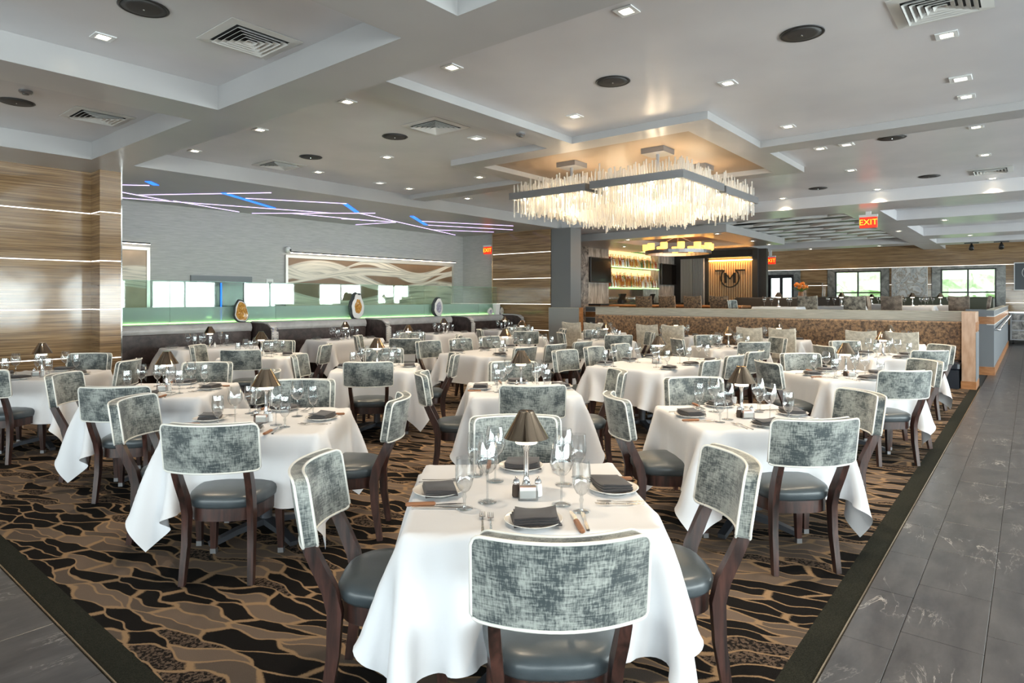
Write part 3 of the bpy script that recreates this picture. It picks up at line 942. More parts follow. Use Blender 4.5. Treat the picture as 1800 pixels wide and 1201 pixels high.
def make_chair():
    t = thing('dining_chair', 'grey chair', 'chair')
    # local: sitter faces +y, origin on the floor under the seat centre
    W, Tk = .243, .026
    def outline_z(u):
        r = .03
        e = W - abs(u)
        c = r - math.sqrt(max(0, r * r - (r - e) ** 2)) if e < r else 0
        return .645 + c * .6, .905 - c
    def surf(u, z, side):
        # concave towards the sitter: middle sits further back; leans back with height
        yy = -.285 - .075 * (1 - (u / W) ** 2) - (z - .645) * .16
        ny = 2 * .075 * u / W / W
        nrm = Vector((-ny, 1, 0)).normalized()
        return Vector((u, yy, z)) + nrm * side * Tk
    us = [-W, -W + .006, -W + .014, -W + .026] + [(-W + .026) + (2 * W - .052) * k / 14 for k in range(1, 14)] + [W - .026, W - .014, W - .006, W]
    nz = 5
    b_ = MB()
    n = len(us)
    vs_ = []
    for side in (-1, 1):
        for u in us:
            z0, z1 = outline_z(u)
            for j in range(nz + 1):
                z = z0 + (z1 - z0) * j / nz
                pf = 1 + .12 * math.sin(PI * j / nz) * (1 - (u / W) ** 4)
                vs_.append(surf(u, z, side * pf))
    fs_ = []
    q = nz + 1
    for i in range(n - 1):
        for j in range(nz):
            a = i * q + j
            fs_.append((a, a + q, a + q + 1, a + 1)); o = n * q
            fs_.append((o + a, o + a + 1, o + a + q + 1, o + a + q))
    o = n * q
    for i in range(n - 1):
        for j in (0, nz):
            a = i * q + j
            fs_.append((a, o + a, o + a + q, a + q) if j == 0 else (a, a + q, o + a + q, o + a))
    for j in range(nz):
        for i in (0, n - 1):
            a = i * q + j
            fs_.append((a, a + 1, o + a + 1, o + a) if i == 0 else (a, o + a, o + a + 1, a + 1))
    b_.add(vs_, fs_)
    back = b_.build('backrest', M['chenille'], t, True, math.radians(50))
    for side in (-1, 1):
        loop = [surf(u, outline_z(u)[1], side) for u in us] + [surf(W, outline_z(W)[1] - (outline_z(W)[1] - outline_z(W)[0]) * k / 4, side) for k in range(1, 4)]
        loop += [surf(u, outline_z(u)[0], side) for u in reversed(us)] + [surf(-W, outline_z(W)[0] + (outline_z(W)[1] - outline_z(W)[0]) * k / 4, side) for k in range(1, 4)]
        MB().tube(loop, .0054, 6, True).build('piping', M['piping'], back, True)
    # seat cushion: rounded trapezoid
    def seat_outline(g):
        pts = []
        for k in range(28):
            a = 2 * PI * k / 28
            c_, s_ = math.cos(a), math.sin(a)
            e = .62
            x = math.copysign(abs(c_) ** e, c_) * (.225 - g)
            y = math.copysign(abs(s_) ** e, s_) * (.23 - g)
            x *= 1 + .10 * (y / .23)
            pts.append((x, y))
        return pts
    sb = MB()
    prof = [(0.012, .405), (0.0, .42), (-.004, .45), (.004, .468), (.03, .482), (.09, .492), (.16, .496)]
    vs_ = []
    for g, z in prof: vs_ += [(x, y, z) for x, y in seat_outline(g)]
    fs_ = [tuple(reversed(range(28)))] + [tuple(range(6 * 28, 7 * 28))]
    for k in range(6):
        for i in range(28):
            j = (i + 1) % 28
            fs_.append((k * 28 + i, k * 28 + j, (k + 1) * 28 + j, (k + 1) * 28 + i))
    sb.add(vs_, fs_).build('seat', M['leather'], t, True)
    rb = MB()
    vs_ = [(x, y, .335) for x, y in seat_outline(.012)] + [(x, y, .405) for x, y in seat_outline(.012)]
    rb.add(vs_, [tuple(reversed(range(28))), tuple(range(28, 56))] + [(i, (i + 1) % 28, 28 + (i + 1) % 28, 28 + i) for i in range(28)])
    rb.build('seat_rail', M['dark_wood'], t, True, math.radians(40))
    for s in (-1, 1):
        MB().tube([(s * .19, -.322, .668), (s * .19, -.312, .64), (s * .188, -.28, .57), (s * .180, -.235, .47), (s * .176, -.215, .38), (s * .178, -.222, .22), (s * .186, -.255, 0.0)],
                  0, flat=[(.034, .03), (.036, .046), (.036, .05), (.036, .056), (.036, .056), (.034, .048), (.030, .036)]).build('leg', M['dark_wood'], t, True, math.radians(40))
        lg = MB().tube([(s * .195, .19, .35), (s * .20, .195, .18), (s * .205, .20, 0.012)], 0, flat=[(.045, .045), (.04, .04), (.03, .03)]).build('leg', M['dark_wood'], t)
        MB().box(s * .205 - .017, s * .205 + .017, .183, .217, 0, .03).build('foot_cap', M['gunmetal'], lg)
    return t
CHAIR = make_chair()

def make_parsons(mat, name, piping=False):
    t = thing(name, 'chair', 'chair')
    b_ = MB()
    n, q = 9, 6
    def sf(i, j, side):
        u = -1 + 2 * i / (n - 1)
        z = .46 + .56 * j / (q - 1)
        return (u * .235, -.20 - .06 * (j / (q - 1)) ** 1.5 + .02 * u * u + side * .035, z - (.022 * (1 - u * u) if j == q - 1 else 0))
    vs_ = [sf(i, j, s) for s in (-1, 1) for i in range(n) for j in range(q)]
    fs_ = []
    o = n * q
    for i in range(n - 1):
        for j in range(q - 1):
            a = i * q + j
            fs_ += [(a, a + q, a + q + 1, a + 1), (o + a, o + a + 1, o + a + q + 1, o + a + q)]
        a = i * q; fs_.append((a, o + a, o + a + q, a + q))
        a = i * q + q - 1; fs_.append((a, a + q, o + a + q, o + a))
    for j in range(q - 1):
        a = j; fs_.append((a, a + 1, o + a + 1, o + a))
        a = (n - 1) * q + j; fs_.append((a, o + a, o + a + 1, a + 1))
    b_.add(vs_, fs_).build('backrest', mat, t, True, math.radians(50))
    MB().bbox(-.235, .235, -.17, .25, .33, .48, .02).build('seat', mat, t)
    for x in (-.205, .205):
        for y in (-.19, .22): MB().tube([(x, y, .33), (x, y, 0)], 0, flat=[(.045, .045), (.03, .03)]).build('leg', M['dark_wood'], t)
    return t
PARSONS = make_parsons(M['beige_weave'], 'upholstered_chair')

def make_table(hx, hy, feet=True):
    t = thing('pedestal_table', 'table', 'table')
    MB().bbox(-hx, hx, -hy, hy, TOPZ - .035, TOPZ, .008).build('table_top', M['dark_wood'], t)
    for cx in ((0,) if hx < .8 else (-.45, .45)):
        MB().lathe([(.04, .06), (.04, TOPZ - .06), (.09, TOPZ - .036)], 12, (cx, 0, 0)).build('column', M['cast_iron'], t, True, .6)
        base = MB()
        for k in range(4):
            a = PI / 4 + k * PI / 2
            c_, s_ = math.cos(a), math.sin(a)
            base.tube([(cx + c_ * .02, s_ * .02, .085), (cx + c_ * .2, s_ * .2, .06), (cx + c_ * .37, s_ * .37, .02)], 0, flat=[(.07, .04), (.055, .035), (.05, .03)])
        base.build('cross_base', M['cast_iron'], t)
    return t
TABLE = make_table(HT - .04, HT - .04)
TABLE_LONG = make_table(.91, .48)
TABLE_BOOTH = make_table(.62, .39)
TABLE_BENCH = make_table(.34, .48)

# ---- glasses
def make_wine():
    t = thing('wine_glass', 'glass', 'glass')
    MB().lathe([(.006, .112), (.022, .120), (.038, .140), (.046, .163), (.044, .19), (.038, .225), (.034, .245)], 20, cap=False).build('bowl', M['glass'], t, True)
    MB().lathe([(.006, .004), (.0042, .02), (.0038, .06), (.0045, .10), (.006, .112)], 10, cap=False).build('stem', M['glass'], t, True)
    MB().lathe([(.001, .0), (.038, .0), (.039, .0015), (.02, .004), (.006, .006)], 20).build('foot', M['glass'], t, True)
    return t
def make_goblet():
    t = thing('water_goblet', 'glass', 'glass')
    MB().lathe([(.007, .062), (.02, .072), (.031, .092), (.036, .12), (.036, .15), (.034, .178), (.0325, .198)], 20, cap=False).build('bowl', M['glass'], t, True)
    MB().lathe([(.008, .004), (.006, .012), (.005, .03), (.009, .045), (.006, .055), (.007, .062)], 10, cap=False).build('stem', M['glass'], t, True)
    MB().lathe([(.001, .0), (.033, .0), (.034, .0015), (.018, .004), (.008, .006)], 20).build('foot', M['glass'], t, True)
    return t
WINE, GOBLET = make_wine(), make_goblet()
# simple one-piece glasses for far tables
def far_glass(name, prof):
    return MB().lathe(prof, 12, cap=False).mesh(name, M['glass'], True)
WINE_FAR = far_glass('wine_glass', [(.038, .0), (.02, .004), (.004, .01), (.0045, .10), (.022, .120), (.038, .140), (.046, .163), (.044, .19), (.034, .245)])
GOB_FAR = far_glass('water_goblet', [(.033, .0), (.018, .004), (.006, .012), (.006, .055), (.02, .072), (.031, .092), (.036, .12), (.036, .15), (.0325, .198)])

def make_lamp():
    t = thing('table_lamp', 'lamp', 'lamp')
    MB().lathe([(.046, 0), (.046, .012), (.03, .02), (.018, .035), (.013, .06)], 20).build('base', M['chrome'], t, True, .7)
    MB().lathe([(.013, .058), (.0105, .07), (.0105, .17), (.013, .185), (.02, .205), (.02, .21)], 12).build('column', M['chrome'], t, True, .7)
    MB().lathe([(.045, .208), (.047, .212), (.047, .232), (.045, .236)], 20).build('collar', M['candle_glow'], t, True, .7)
    MB().lathe([(.096, .232), (.036, .335), (.033, .343), (.0, .344)], 28).build('shade', M['shade'], t, True, .5)
    return t
LAMP = make_lamp()
def make_shaker(mat, nm):
    t = thing(nm, 'shaker', 'shaker')
    MB().lathe([(.016, 0), (.018, .004), (.017, .04), (.014, .052)], 12).build('body', mat, t, True, .7)
    MB().lathe([(.014, .052), (.0155, .056), (.012, .068), (.005, .074), (.006, .08), (.0, .084)], 12).build('cap', M['chrome'], t, True, .7)
    return t
SALT, PEPPER = make_shaker(M['salt'], 'salt_shaker'), make_shaker(M['pepper'], 'pepper_shaker')
def make_caddy():
    t = thing('sugar_caddy', 'caddy', 'caddy')
    b_ = MB()
    b_.box(-.04, .04, -.03, .03, 0, .004)
    for a in ((-.04, .04, -.03, -.027), (-.04, .04, .027, .03), (-.04, -.037, -.027, .027), (.037, .04, -.027, .027)): b_.box(*a, .004, .038)
    b_.build('box', M['glass'], t)
    cols = [(.78, .77, .74), (.55, .32, .14), (.15, .25, .6), (.75, .6, .1), (.7, .2, .25)]
    for k in range(6):
        MB().box(-.033, .033, -.022 + k * .0075, -.019 + k * .0075, .005, .05).build('sugar_packet', plain('packet_%d' % k, cols[k % 5], .5), t)
    return t
CADDY = make_caddy()

PLATE = MB().lathe([(.001, .003), (.06, .003), (.066, .0), (.069, .003), (.075, .008), (.105, .017), (.108, .019), (.107, .0205), (.104, .0195), (.074, .0115), (.062, .0075), (.0, .007)], 36).mesh('plate', M['porcelain'], True)
def napkin_mesh(seed):
    rr = random.Random(seed)
    b_ = MB()
    # flat roll of layered cloth: fold at the front, open edges at the sides
    for k in range(4):
        w, l = .086 - .003 * k, .066 - .002 * k
        z = .0125 + k * .0078
        nx, ny = 9, 7
        ph = rr.random() * 6
        vs_ = []
        for s in (0, 1):
            for i in range(nx):
                for j in range(ny):
                    x = -w + 2 * w * i / (nx - 1); y = -l + 2 * l * j / (ny - 1)
                    sag = .004 * math.sin(x * 28 + ph) * math.cos(y * 21 + ph) + .006 * (abs(x) / w) ** 3 * (1 if seed % 2 else -1) * (k / 4)
                    edge = .003 * ((j in (0, ny - 1)) or (i in (0, nx - 1)))
                    vs_.append((x + .01 * k * (y / l) * .3, y, z + sag * (k + 1) / 4 + (s * (.0076 - edge))))
        fs_ = []
        o = nx * ny
        for i in range(nx - 1):
            for j in range(ny - 1):
                a = i * ny + j
                fs_ += [(a, a + 1, a + ny + 1, a + ny), (o + a, o + a + ny, o + a + ny + 1, o + a + 1)]
            a = i * ny; fs_.append((a, a + ny, o + a + ny, o + a))
            a = i * ny + ny - 1; fs_.append((a, o + a, o + a + ny, a + ny))
        for j in range(ny - 1):
            fs_.append((j, o + j, o + j + 1, j + 1))
            a = (nx - 1) * ny + j; fs_.append((a, a + 1, o + a + 1, o + a))
        b_.add(vs_, fs_)
    me = b_.mesh('napkin', M['napkin'], True)
    me.set_sharp_from_angle(angle=.8)
    return me
NAPKINS = [napkin_mesh(k) for k in (1, 2, 3)]
def fork_mesh():
    b_ = MB()
    b_.tube([(0, -.095, .004), (0, -.04, .0035), (0, .02, .004), (0, .045, .007)], 0, flat=[(.011, .003), (.008, .003), (.005, .003), (.006, .003)])
    b_.add([(-.011, .055, .006), (.011, .055, .006), (.012, .045, .007), (.004, .04, .007), (-.004, .04, .007), (-.012, .045, .007)], [(0, 1, 2, 3, 4, 5)])
    for k in range(4):
        x = -.0095 + k * .0063
        b_.tube([(x, .052, .006), (x, .08, .006), (x, .1, .009)], 0, flat=[(.003, .002), (.0028, .002), (.0015, .0015)])
    return b_.mesh('fork', M['steel'])
FORK = fork_mesh()
def make_steak_knife():
    t = thing('steak_knife', 'knife', 'knife')
    b_ = MB()
    out = [(0, .0), (.012, .002), (.0125, .06), (.008, .10), (0, .118), (-.003, .09), (-.004, .02)]
    b_.prism([(x, y) for x, y in reversed(out)], .004, .0055).build('blade', M['steel'], t)
    MB().bbox(-.009, .011, -.118, .0, .001, .015, .004).build('handle', M['knife_wood'], t)
    return t
STEAK = make_steak_knife()
BUTTER = MB().tube([(0, -.10, .004), (0, -.02, .004), (0, .0, .004), (.002, .03, .003), (.003, .08, .003), (0, .105, .003)], 0, flat=[(.012, .006), (.010, .005), (.007, .004), (.015, .002), (.016, .002), (.005, .002)]).mesh('table_knife', M['steel'])

ORD = ['', 'first', 'second', 'third', 'fourth', 'fifth', 'sixth', 'seventh', 'eighth', 'ninth', 'tenth', 'eleventh', 'twelfth', 'thirteenth', 'fourteenth']
def simple(name, me, label, cat, group, loc, rz):
    o = link(name, me); o.location = loc; o.rotation_euler = (0, 0, rz)
    return tag(o, label, cat, group)

def place(c, ang, out, rh, off=0.0):
    """point at distance out from the table centre towards direction ang, rh to the diner's right"""
    dx, dy = math.cos(ang), math.sin(ang)
    # diner faces -d; his right hand is d rotated +90 deg
    return (c[0] + dx * out - dy * rh, c[1] + dy * out + dx * rh)

def dress(c, rot, ref, level, zbase=CZ, places=None, glass_scale=1.0):
    """lamp, glasses and settings on a table. level 2 = full detail, 1 = no cutlery, 0 = one-piece glasses"""
    zt = zbase + TOPZ + .0085
    rj = lambda a: random.uniform(-a, a)
    copy_of(LAMP, 'metal lamp with mirrored cone shade on the ' + ref, 'table lamps', (c[0], c[1], zt), rj(3))
    p = place(c, rot + PI, .055, .045); q = place(c, rot + PI, .055, -.045)
    if level >= 1:
        copy_of(SALT, 'white salt shaker beside the lamp on the ' + ref, None, (p[0], p[1], zt), 0)
        copy_of(PEPPER, 'dark pepper shaker beside the lamp on the ' + ref, None, (q[0], q[1], zt), 0)
        p = place(c, rot + PI, .085, 0.0)
        copy_of(CADDY, 'clear caddy of sugar packets by the lamp on the ' + ref, None, (p[0], p[1], zt), rot + PI / 2)
    for side, (o_c, ang, dist) in places.items():
        cc = o_c
        wz, gz = place(cc, ang, dist - .30 + rj(.015), .115 + rj(.015)), place(cc, ang, dist - .225 + rj(.015), .205 + rj(.015))
        if level >= 1:
            copy_of(WINE, 'stemmed wine glass, %s of the %s' % (side, ref), 'wine glasses on the ' + ref, (*wz, zt), rj(3))
            copy_of(GOBLET, 'slim water goblet, %s of the %s' % (side, ref), 'water goblets on the ' + ref, (*gz, zt), rj(3))
        else:
            simple('wine_glass', WINE_FAR, 'stemmed wine glass, %s of the %s' % (side, ref), 'glass', 'wine glasses on the ' + ref, (*wz, zt), 0)
            simple('water_goblet', GOB_FAR, 'slim water goblet, %s of the %s' % (side, ref), 'glass', 'water goblets on the ' + ref, (*gz, zt), 0)
        px_ = place(cc, ang, dist - .10, 0)
        turn = ang + PI / 2
        simple('plate', PLATE, 'white rimmed plate at the %s of the %s' % (side, ref), 'plate', 'plates on the ' + ref, (*px_, zt), 0)
        nq = place(cc, ang, dist - .10 + rj(.01), rj(.012))
        simple('napkin', random.choice(NAPKINS), 'folded dark napkin at the %s of the %s' % (side, ref), 'napkin', 'napkins on the ' + ref, (*nq, zt), turn + rj(.3))
        if level >= 2:
            for k, rh in enumerate((-.185, -.155)):
                f = place(cc, ang, dist - .11 + k * .012, rh)
                simple('fork', FORK, 'steel fork left of the plate, %s of the %s' % (side, ref), 'fork', 'forks at the %s of the %s' % (side, ref), (*f, zt), turn + rj(.06))
            f = place(cc, ang, dist - .10, .155)
            copy_of(STEAK, 'wood-handled steak knife, %s of the %s' % (side, ref), None, (*f, zt), turn + rj(.06))
            f = place(cc, ang, dist - .11, .19)
            simple('table_knife', BUTTER, 'plain steel table knife, %s of the %s' % (side, ref), 'knife', None, (*f, zt), turn + rj(.06))

def chair_at(x, y, ang, label, group='grey upholstered chairs at the tables', proto=None, z=CZ, jit=.05):
    """ang: direction from the table centre to the chair"""
    copy_of(proto or CHAIR, label, group, (x, y, z), ang + PI / 2 + random.uniform(-jit, jit))

SIDES = [('bar side', 0), ('wood-wall side', 1), ('front side', 2), ('aisle side', 3)]
cloth_i = 0
def square_table(x, y, rot_deg, row, nth, level):
    global cloth_i
    ref = '%s table %s from half wall' % (row, ORD[nth])
    rot = math.radians(rot_deg)
    copy_of(TABLE, 'dark pedestal table under white cloth, the ' + ref, 'square pedestal tables', (x, y, CZ), rot)
    simple('tablecloth', cloth_sq[cloth_i % 3], 'white linen cloth draped over the ' + ref, 'tablecloth', 'white tablecloths', (x, y, CZ), rot + PI / 2 * (cloth_i % 4))
    cloth_i += 1
    pl = {}
    for nm, k in SIDES:
        a = rot + k * PI / 2
        pl[nm] = ((x, y), a, .47)
        d = .545 + random.uniform(-.015, .015)
        lat = 0.0
        if (row, nth) == ('aisle-row', 5): d, lat = {2: (.535, .045), 1: (.52, .07), 3: (.52, -.05), 0: (.54, 0)}[k]
        chair_at(x + math.cos(a) * d - math.sin(a) * lat, y + math.sin(a) * d + math.cos(a) * lat, a, 'grey chenille chair on the %s of the %s' % (nm, ref))
    dress((x, y), rot, ref, level, places=pl)

for a in ((2.11, 1.65, 42, 'aisle-row', 5, 2), (4.43, 1.56, 45, 'aisle-row', 4, 2), (7.45, 1.52, 45, 'aisle-row', 3, 2), (10.25, 1.62, 45, 'aisle-row', 2, 0),
          (2.25, 3.98, 42, 'second-row', 5, 2), (4.50, 3.58, 45, 'second-row', 4, 2), (10.40, 3.88, 45, 'second-row', 2, 0),
          (2.43, 5.98, 44, 'third-row', 5, 2), (4.80, 6.00, 45, 'third-row', 4, 1), (10.70, 6.40, 45, 'third-row', 2, 0),
          (2.05, 8.15, 45, 'booth-side-row', 5, 1), (4.73, 8.50, 45, 'booth-side-row', 4, 1), (7.60, 8.62, 45, 'booth-side-row', 3, 0), (10.65, 8.45, 45, 'booth-side-row', 2, 0)):
    square_table(*a)

def long_table(x, y, row):
    ref = 'long %s table' % row
    copy_of(TABLE_LONG, 'long dark table under white cloth in the %s' % row, None, (x, y, CZ), 0)
    simple('tablecloth', cloth_long, 'large white cloth draped over the ' + ref, 'tablecloth', None, (x, y, CZ), 0)
    pl = {}
    for nm, sy in (('aisle side', -1), ('booth side', 1)):
        for k, dx in enumerate((-.72, 0, .72)):
            a = sy * PI / 2
            seat = ('front seat, ', 'middle seat, ', 'back seat, ')[k]
            chair_at(x + dx, y + sy * .62, a, 'grey chenille chair, %s%s of the %s' % (seat, nm, ref))
            pl[seat + nm] = ((x + dx * .85, y), a, .52)
    dress((x, y), 0, ref, 1, places=pl)
long_table(7.38, 3.64, 'second-row')
long_table(7.50, 6.28, 'third-row')

# ================================================================== BANQUETTE ROW AT THE HALF WALL
PL = ['chair side aisle end', 'chair side booth end', 'bench side aisle end', 'bench side booth end']
bq = thing('banquette', 'long brown woven banquette bench along the half wall', 'bench', (13.3, 0, CZ))
MB().bbox(.45, .66, .95, 8.55, .46, 1.15, .02).build('backrest', M['brown_weave'], bq)
MB().bbox(.02, .48, .95, 8.55, .32, .46, .03).build('seat', M['navy_vinyl'], bq)
MB().box(.05, .66, .96, 8.54, 0, .32).build('base', M['navy_vinyl'], bq)
for k, (y, nm) in enumerate(((1.95, 'beside the end post'), (3.84, 'second from the end post'), (6.0, 'third from the end post'), (7.92, 'fourth from the end post'))):
    ref = 'banquette table ' + nm
    copy_of(TABLE_BENCH, 'small white-clothed %s' % ref, None, (12.98, y, CZ), 0)
    simple('tablecloth', cloth_bench, 'white cloth draped over the ' + ref, 'tablecloth', None, (12.98, y, CZ), 0)
    for s, sd in ((-1, 'aisle'), (1, 'booth')):
        chair_at(12.42, y + s * .30, PI, 'beige high-backed chair, %s end of the %s' % (sd, ref), 'beige chairs facing the banquette', PARSONS)
    zt = CZ + TOPZ + .0085
    copy_of(LAMP, 'metal lamp with mirrored cone shade on the ' + ref, 'table lamps', (12.98, y, zt), 0)
    for j, (dx, dy) in enumerate(((-.12, -.33), (-.12, .22), (.16, -.2), (.16, .34))):
        simple('wine_glass', WINE_FAR, 'stemmed wine glass, %s, on the %s' % (PL[j], ref), 'glass', 'wine glasses on the ' + ref, (12.98 + dx, y + dy, zt), 0)
        simple('water_goblet', GOB_FAR, 'slim water goblet, %s, on the %s' % (PL[j], ref), 'glass', 'water goblets on the ' + ref, (12.98 + dx * .8, y + dy + .085, zt), 0)
        simple('napkin', NAPKINS[j % 3], 'folded dark napkin, %s, on the %s' % (PL[j], ref), 'napkin', 'napkins on the ' + ref, (12.98 + dx * 2, y + (-.3 if dy < 0 else .3), zt - .012), .2 * j)

# ================================================================== BOOTHS
YBK = 11.52
bounds = [3.70, 6.33, 9.03, 11.75, 13.79]
names = ['beside the zebra-wood pier', 'second from the pier', 'third from the pier', 'beside the far zebra-wood wall']
def arc_roll(b_, x0, x1, y, z, r):
    n = 10
    vs_ = []
    for x in (x0, x1):
        for k in range(n):
            a = 2 * PI * k / n
            vs_.append((x, y + r * math.cos(a), z + r * math.sin(a)))
    b_.add(vs_, [tuple(range(n)), tuple(reversed(range(n, 2 * n)))] + [(k, n + k, n + (k + 1) % n, (k + 1) % n) for k in range(n)])
for k in range(4):
    x0, x1 = bounds[k] + .11, bounds[k + 1] - .11
    bt = thing('booth_bench', 'brown leather booth bench with silver rolled top ' + names[k], 'booth', (x0, YBK, CZ), 0, 'booth benches')
    w = x1 - x0
    bb = MB()
    bb.bbox(0, w, 0, .26, .44, .97, .03)
    bb.build('backrest', M['booth_brown'], bt)
    tr = MB(); arc_roll(tr, 0, w, .095, 1.01, .105); tr.build('top_roll', M['booth_silver'], bt, True, .8)
    MB().bbox(.02, w - .02, -.42, .02, .30, .46, .03).build('seat', M['booth_brown'], bt)
    MB().box(.04, w - .04, -.38, .1, 0, .30).build('plinth', M['dark_wood'], bt)
    cx = (bounds[k] + bounds[k + 1]) / 2 + (0, .05, .1, -.05)[k]
    ref = 'booth table ' + names[k]
    cy = 10.66
    copy_of(TABLE_BOOTH, 'white-clothed ' + ref, None, (cx, cy, CZ), 0)
    simple('tablecloth', cloth_booth, 'white cloth draped over the ' + ref, 'tablecloth', None, (cx, cy, CZ), 0)
    zt = CZ + TOPZ + .0085
    copy_of(LAMP, 'metal lamp with mirrored cone shade on the ' + ref, 'table lamps', (cx, cy, zt), 0)
    copy_of(SALT, 'white salt shaker beside the lamp on the ' + ref, None, (cx + .06, cy - .05, zt), 0)
    for j, (dx, dy) in enumerate(((-.5, -.1), (-.3, .05), (-.22, -.16), (.26, .06))):
        simple('wine_glass', WINE_FAR, 'stemmed wine glass of the cluster on the ' + ref, 'glass', 'wine glasses on the ' + ref, (cx + dx * .8, cy + dy, zt), 0)
        simple('water_goblet', GOB_FAR, 'slim water goblet of the cluster on the ' + ref, 'glass', 'water goblets on the ' + ref, (cx + dx * .8 + .08, cy + dy - .06, zt), 0)
    for j, (dx, dy, r) in enumerate(((-.5, .25, .2), (.45, .25, -.2), (-.42, -.26, .1), (.42, -.26, -.1))):
        simple('plate', PLATE, 'white plate on the ' + ref, 'plate', 'plates on the ' + ref, (cx + dx, cy + dy, zt), 0)
        simple('napkin', NAPKINS[j % 3], 'folded dark napkin on the ' + ref, 'napkin', 'napkins on the ' + ref, (cx + dx, cy + dy, zt), r)
st2 = MB()
for zz in range(17):
    for xx_ in (-.045, .045):
        st2.add([(xx_ + .011 * math.cos(a), -.022 - h_, .2 + zz * .05 + .011 * math.sin(a)) for h_ in (0,) for a in [k * PI / 3 for k in range(6)]] + [(xx_, -.031, .2 + zz * .05)],
                [(k, (k + 1) % 6, 6) for k in range(6)])
stud_mesh = st2.mesh('nail_heads', M['chrome'])
for k, x in enumerate(bounds):
    dv = thing('booth_divider', ['brown curved booth wing beside the zebra-wood pier', 'studded booth divider, first after the zebra-wood pier', 'studded booth divider, second after the zebra-wood pier', 'studded booth divider, third after the zebra-wood pier', 'studded booth divider against the far zebra-wood wall'][k], 'booth', (x, 10.90, CZ), 0, 'booth dividers')
    ww_ = .07
    # side profile: curved top sweeping down to the front
    prof = [(0, 0), (.72, 0), (.72, 1.10), (.30, 1.10), (.14, 1.08), (.04, 1.02), (0, .94)]
    b_ = MB()
    vs_ = [(-ww_, y, z) for y, z in prof] + [(ww_, y, z) for y, z in prof]
    n = len(prof)
    b_.add(vs_, [tuple(range(n)), tuple(reversed(range(n, 2 * n)))] + [(i, n + i, n + (i + 1) % n, (i + 1) % n) for i in range(n)])
    b_.build('wing', M['booth_brown'], dv)
    MB().tube([(0, .72, 1.11), (0, .3, 1.11), (0, .14, 1.09), (0, .035, 1.03), (0, -.005, .94), (0, -.005, .02)], 0, flat=(.13, .035)).build('edge_trim', M['booth_silver'], dv)
    s_ = link('nail_heads', stud_mesh, dv); s_['kind'] = 'stuff'

# ledge, glass partition and its green glow
ld = struct(MB().box(3.61, 13.9, 11.81, 12.02, 0, 1.10).build('wall_partition', M['dark_wall']))
struct(MB().box(3.61, 13.9, 11.64, 12.05, 1.1, 1.115).build('trim_1', M['dark_wood']))
gp = thing('glass_partition', 'clear glass partition with frosted lower band behind the booths', 'glass partition', (0, 11.93, 1.115))
m, nt, b = newmat('frosted_glass')
nt.nodes.clear()
out = N(nt, 'ShaderNodeOutputMaterial'); tr_ = N(nt, 'ShaderNodeBsdfTransparent'); df = N(nt, 'ShaderNodeBsdfDiffuse'); tl = N(nt, 'ShaderNodeBsdfTranslucent')
tr_.inputs[0].default_value = (.8, .93, .88, 1); df.inputs[0].default_value = (.72, .86, .80, 1); tl.inputs[0].default_value = (.75, .92, .82, 1)
mx = N(nt, 'ShaderNodeMixShader'); mx2 = N(nt, 'ShaderNodeMixShader'); mx.inputs[0].default_value = .5; mx2.inputs[0].default_value = .45
L(nt, df.outputs[0], mx.inputs[1]); L(nt, tl.outputs[0], mx.inputs[2]); L(nt, mx.outputs[0], mx2.inputs[1]); L(nt, tr_.outputs[0], mx2.inputs[2]); L(nt, mx2.outputs[0], out.inputs[0])
M['frosted'] = m
edges_x = [3.63, 4.9, 6.95, 9.0, 11.05, 13.1, 13.88]
for k in range(6):
    a, b_ = edges_x[k], edges_x[k + 1] - .006
    pn = MB().box(a, b_, 0, .012, 0, .77).build('pane', M['partition_glass'], gp)
    MB().box(a, b_, -.002, -.001, .0, .30).build('frosted_band', M['frosted'], pn)
    MB().box(a, b_, -.0, .012, .77, .774).build('pane_edge', plain('glass_edge', (.25, .6, .45), .1), pn)
MB().box(3.63, 13.88, .02, .04, .0, .02).build('light_strip', emit('led_green_bright', (.75, 1.0, .38), 9.0), gp)

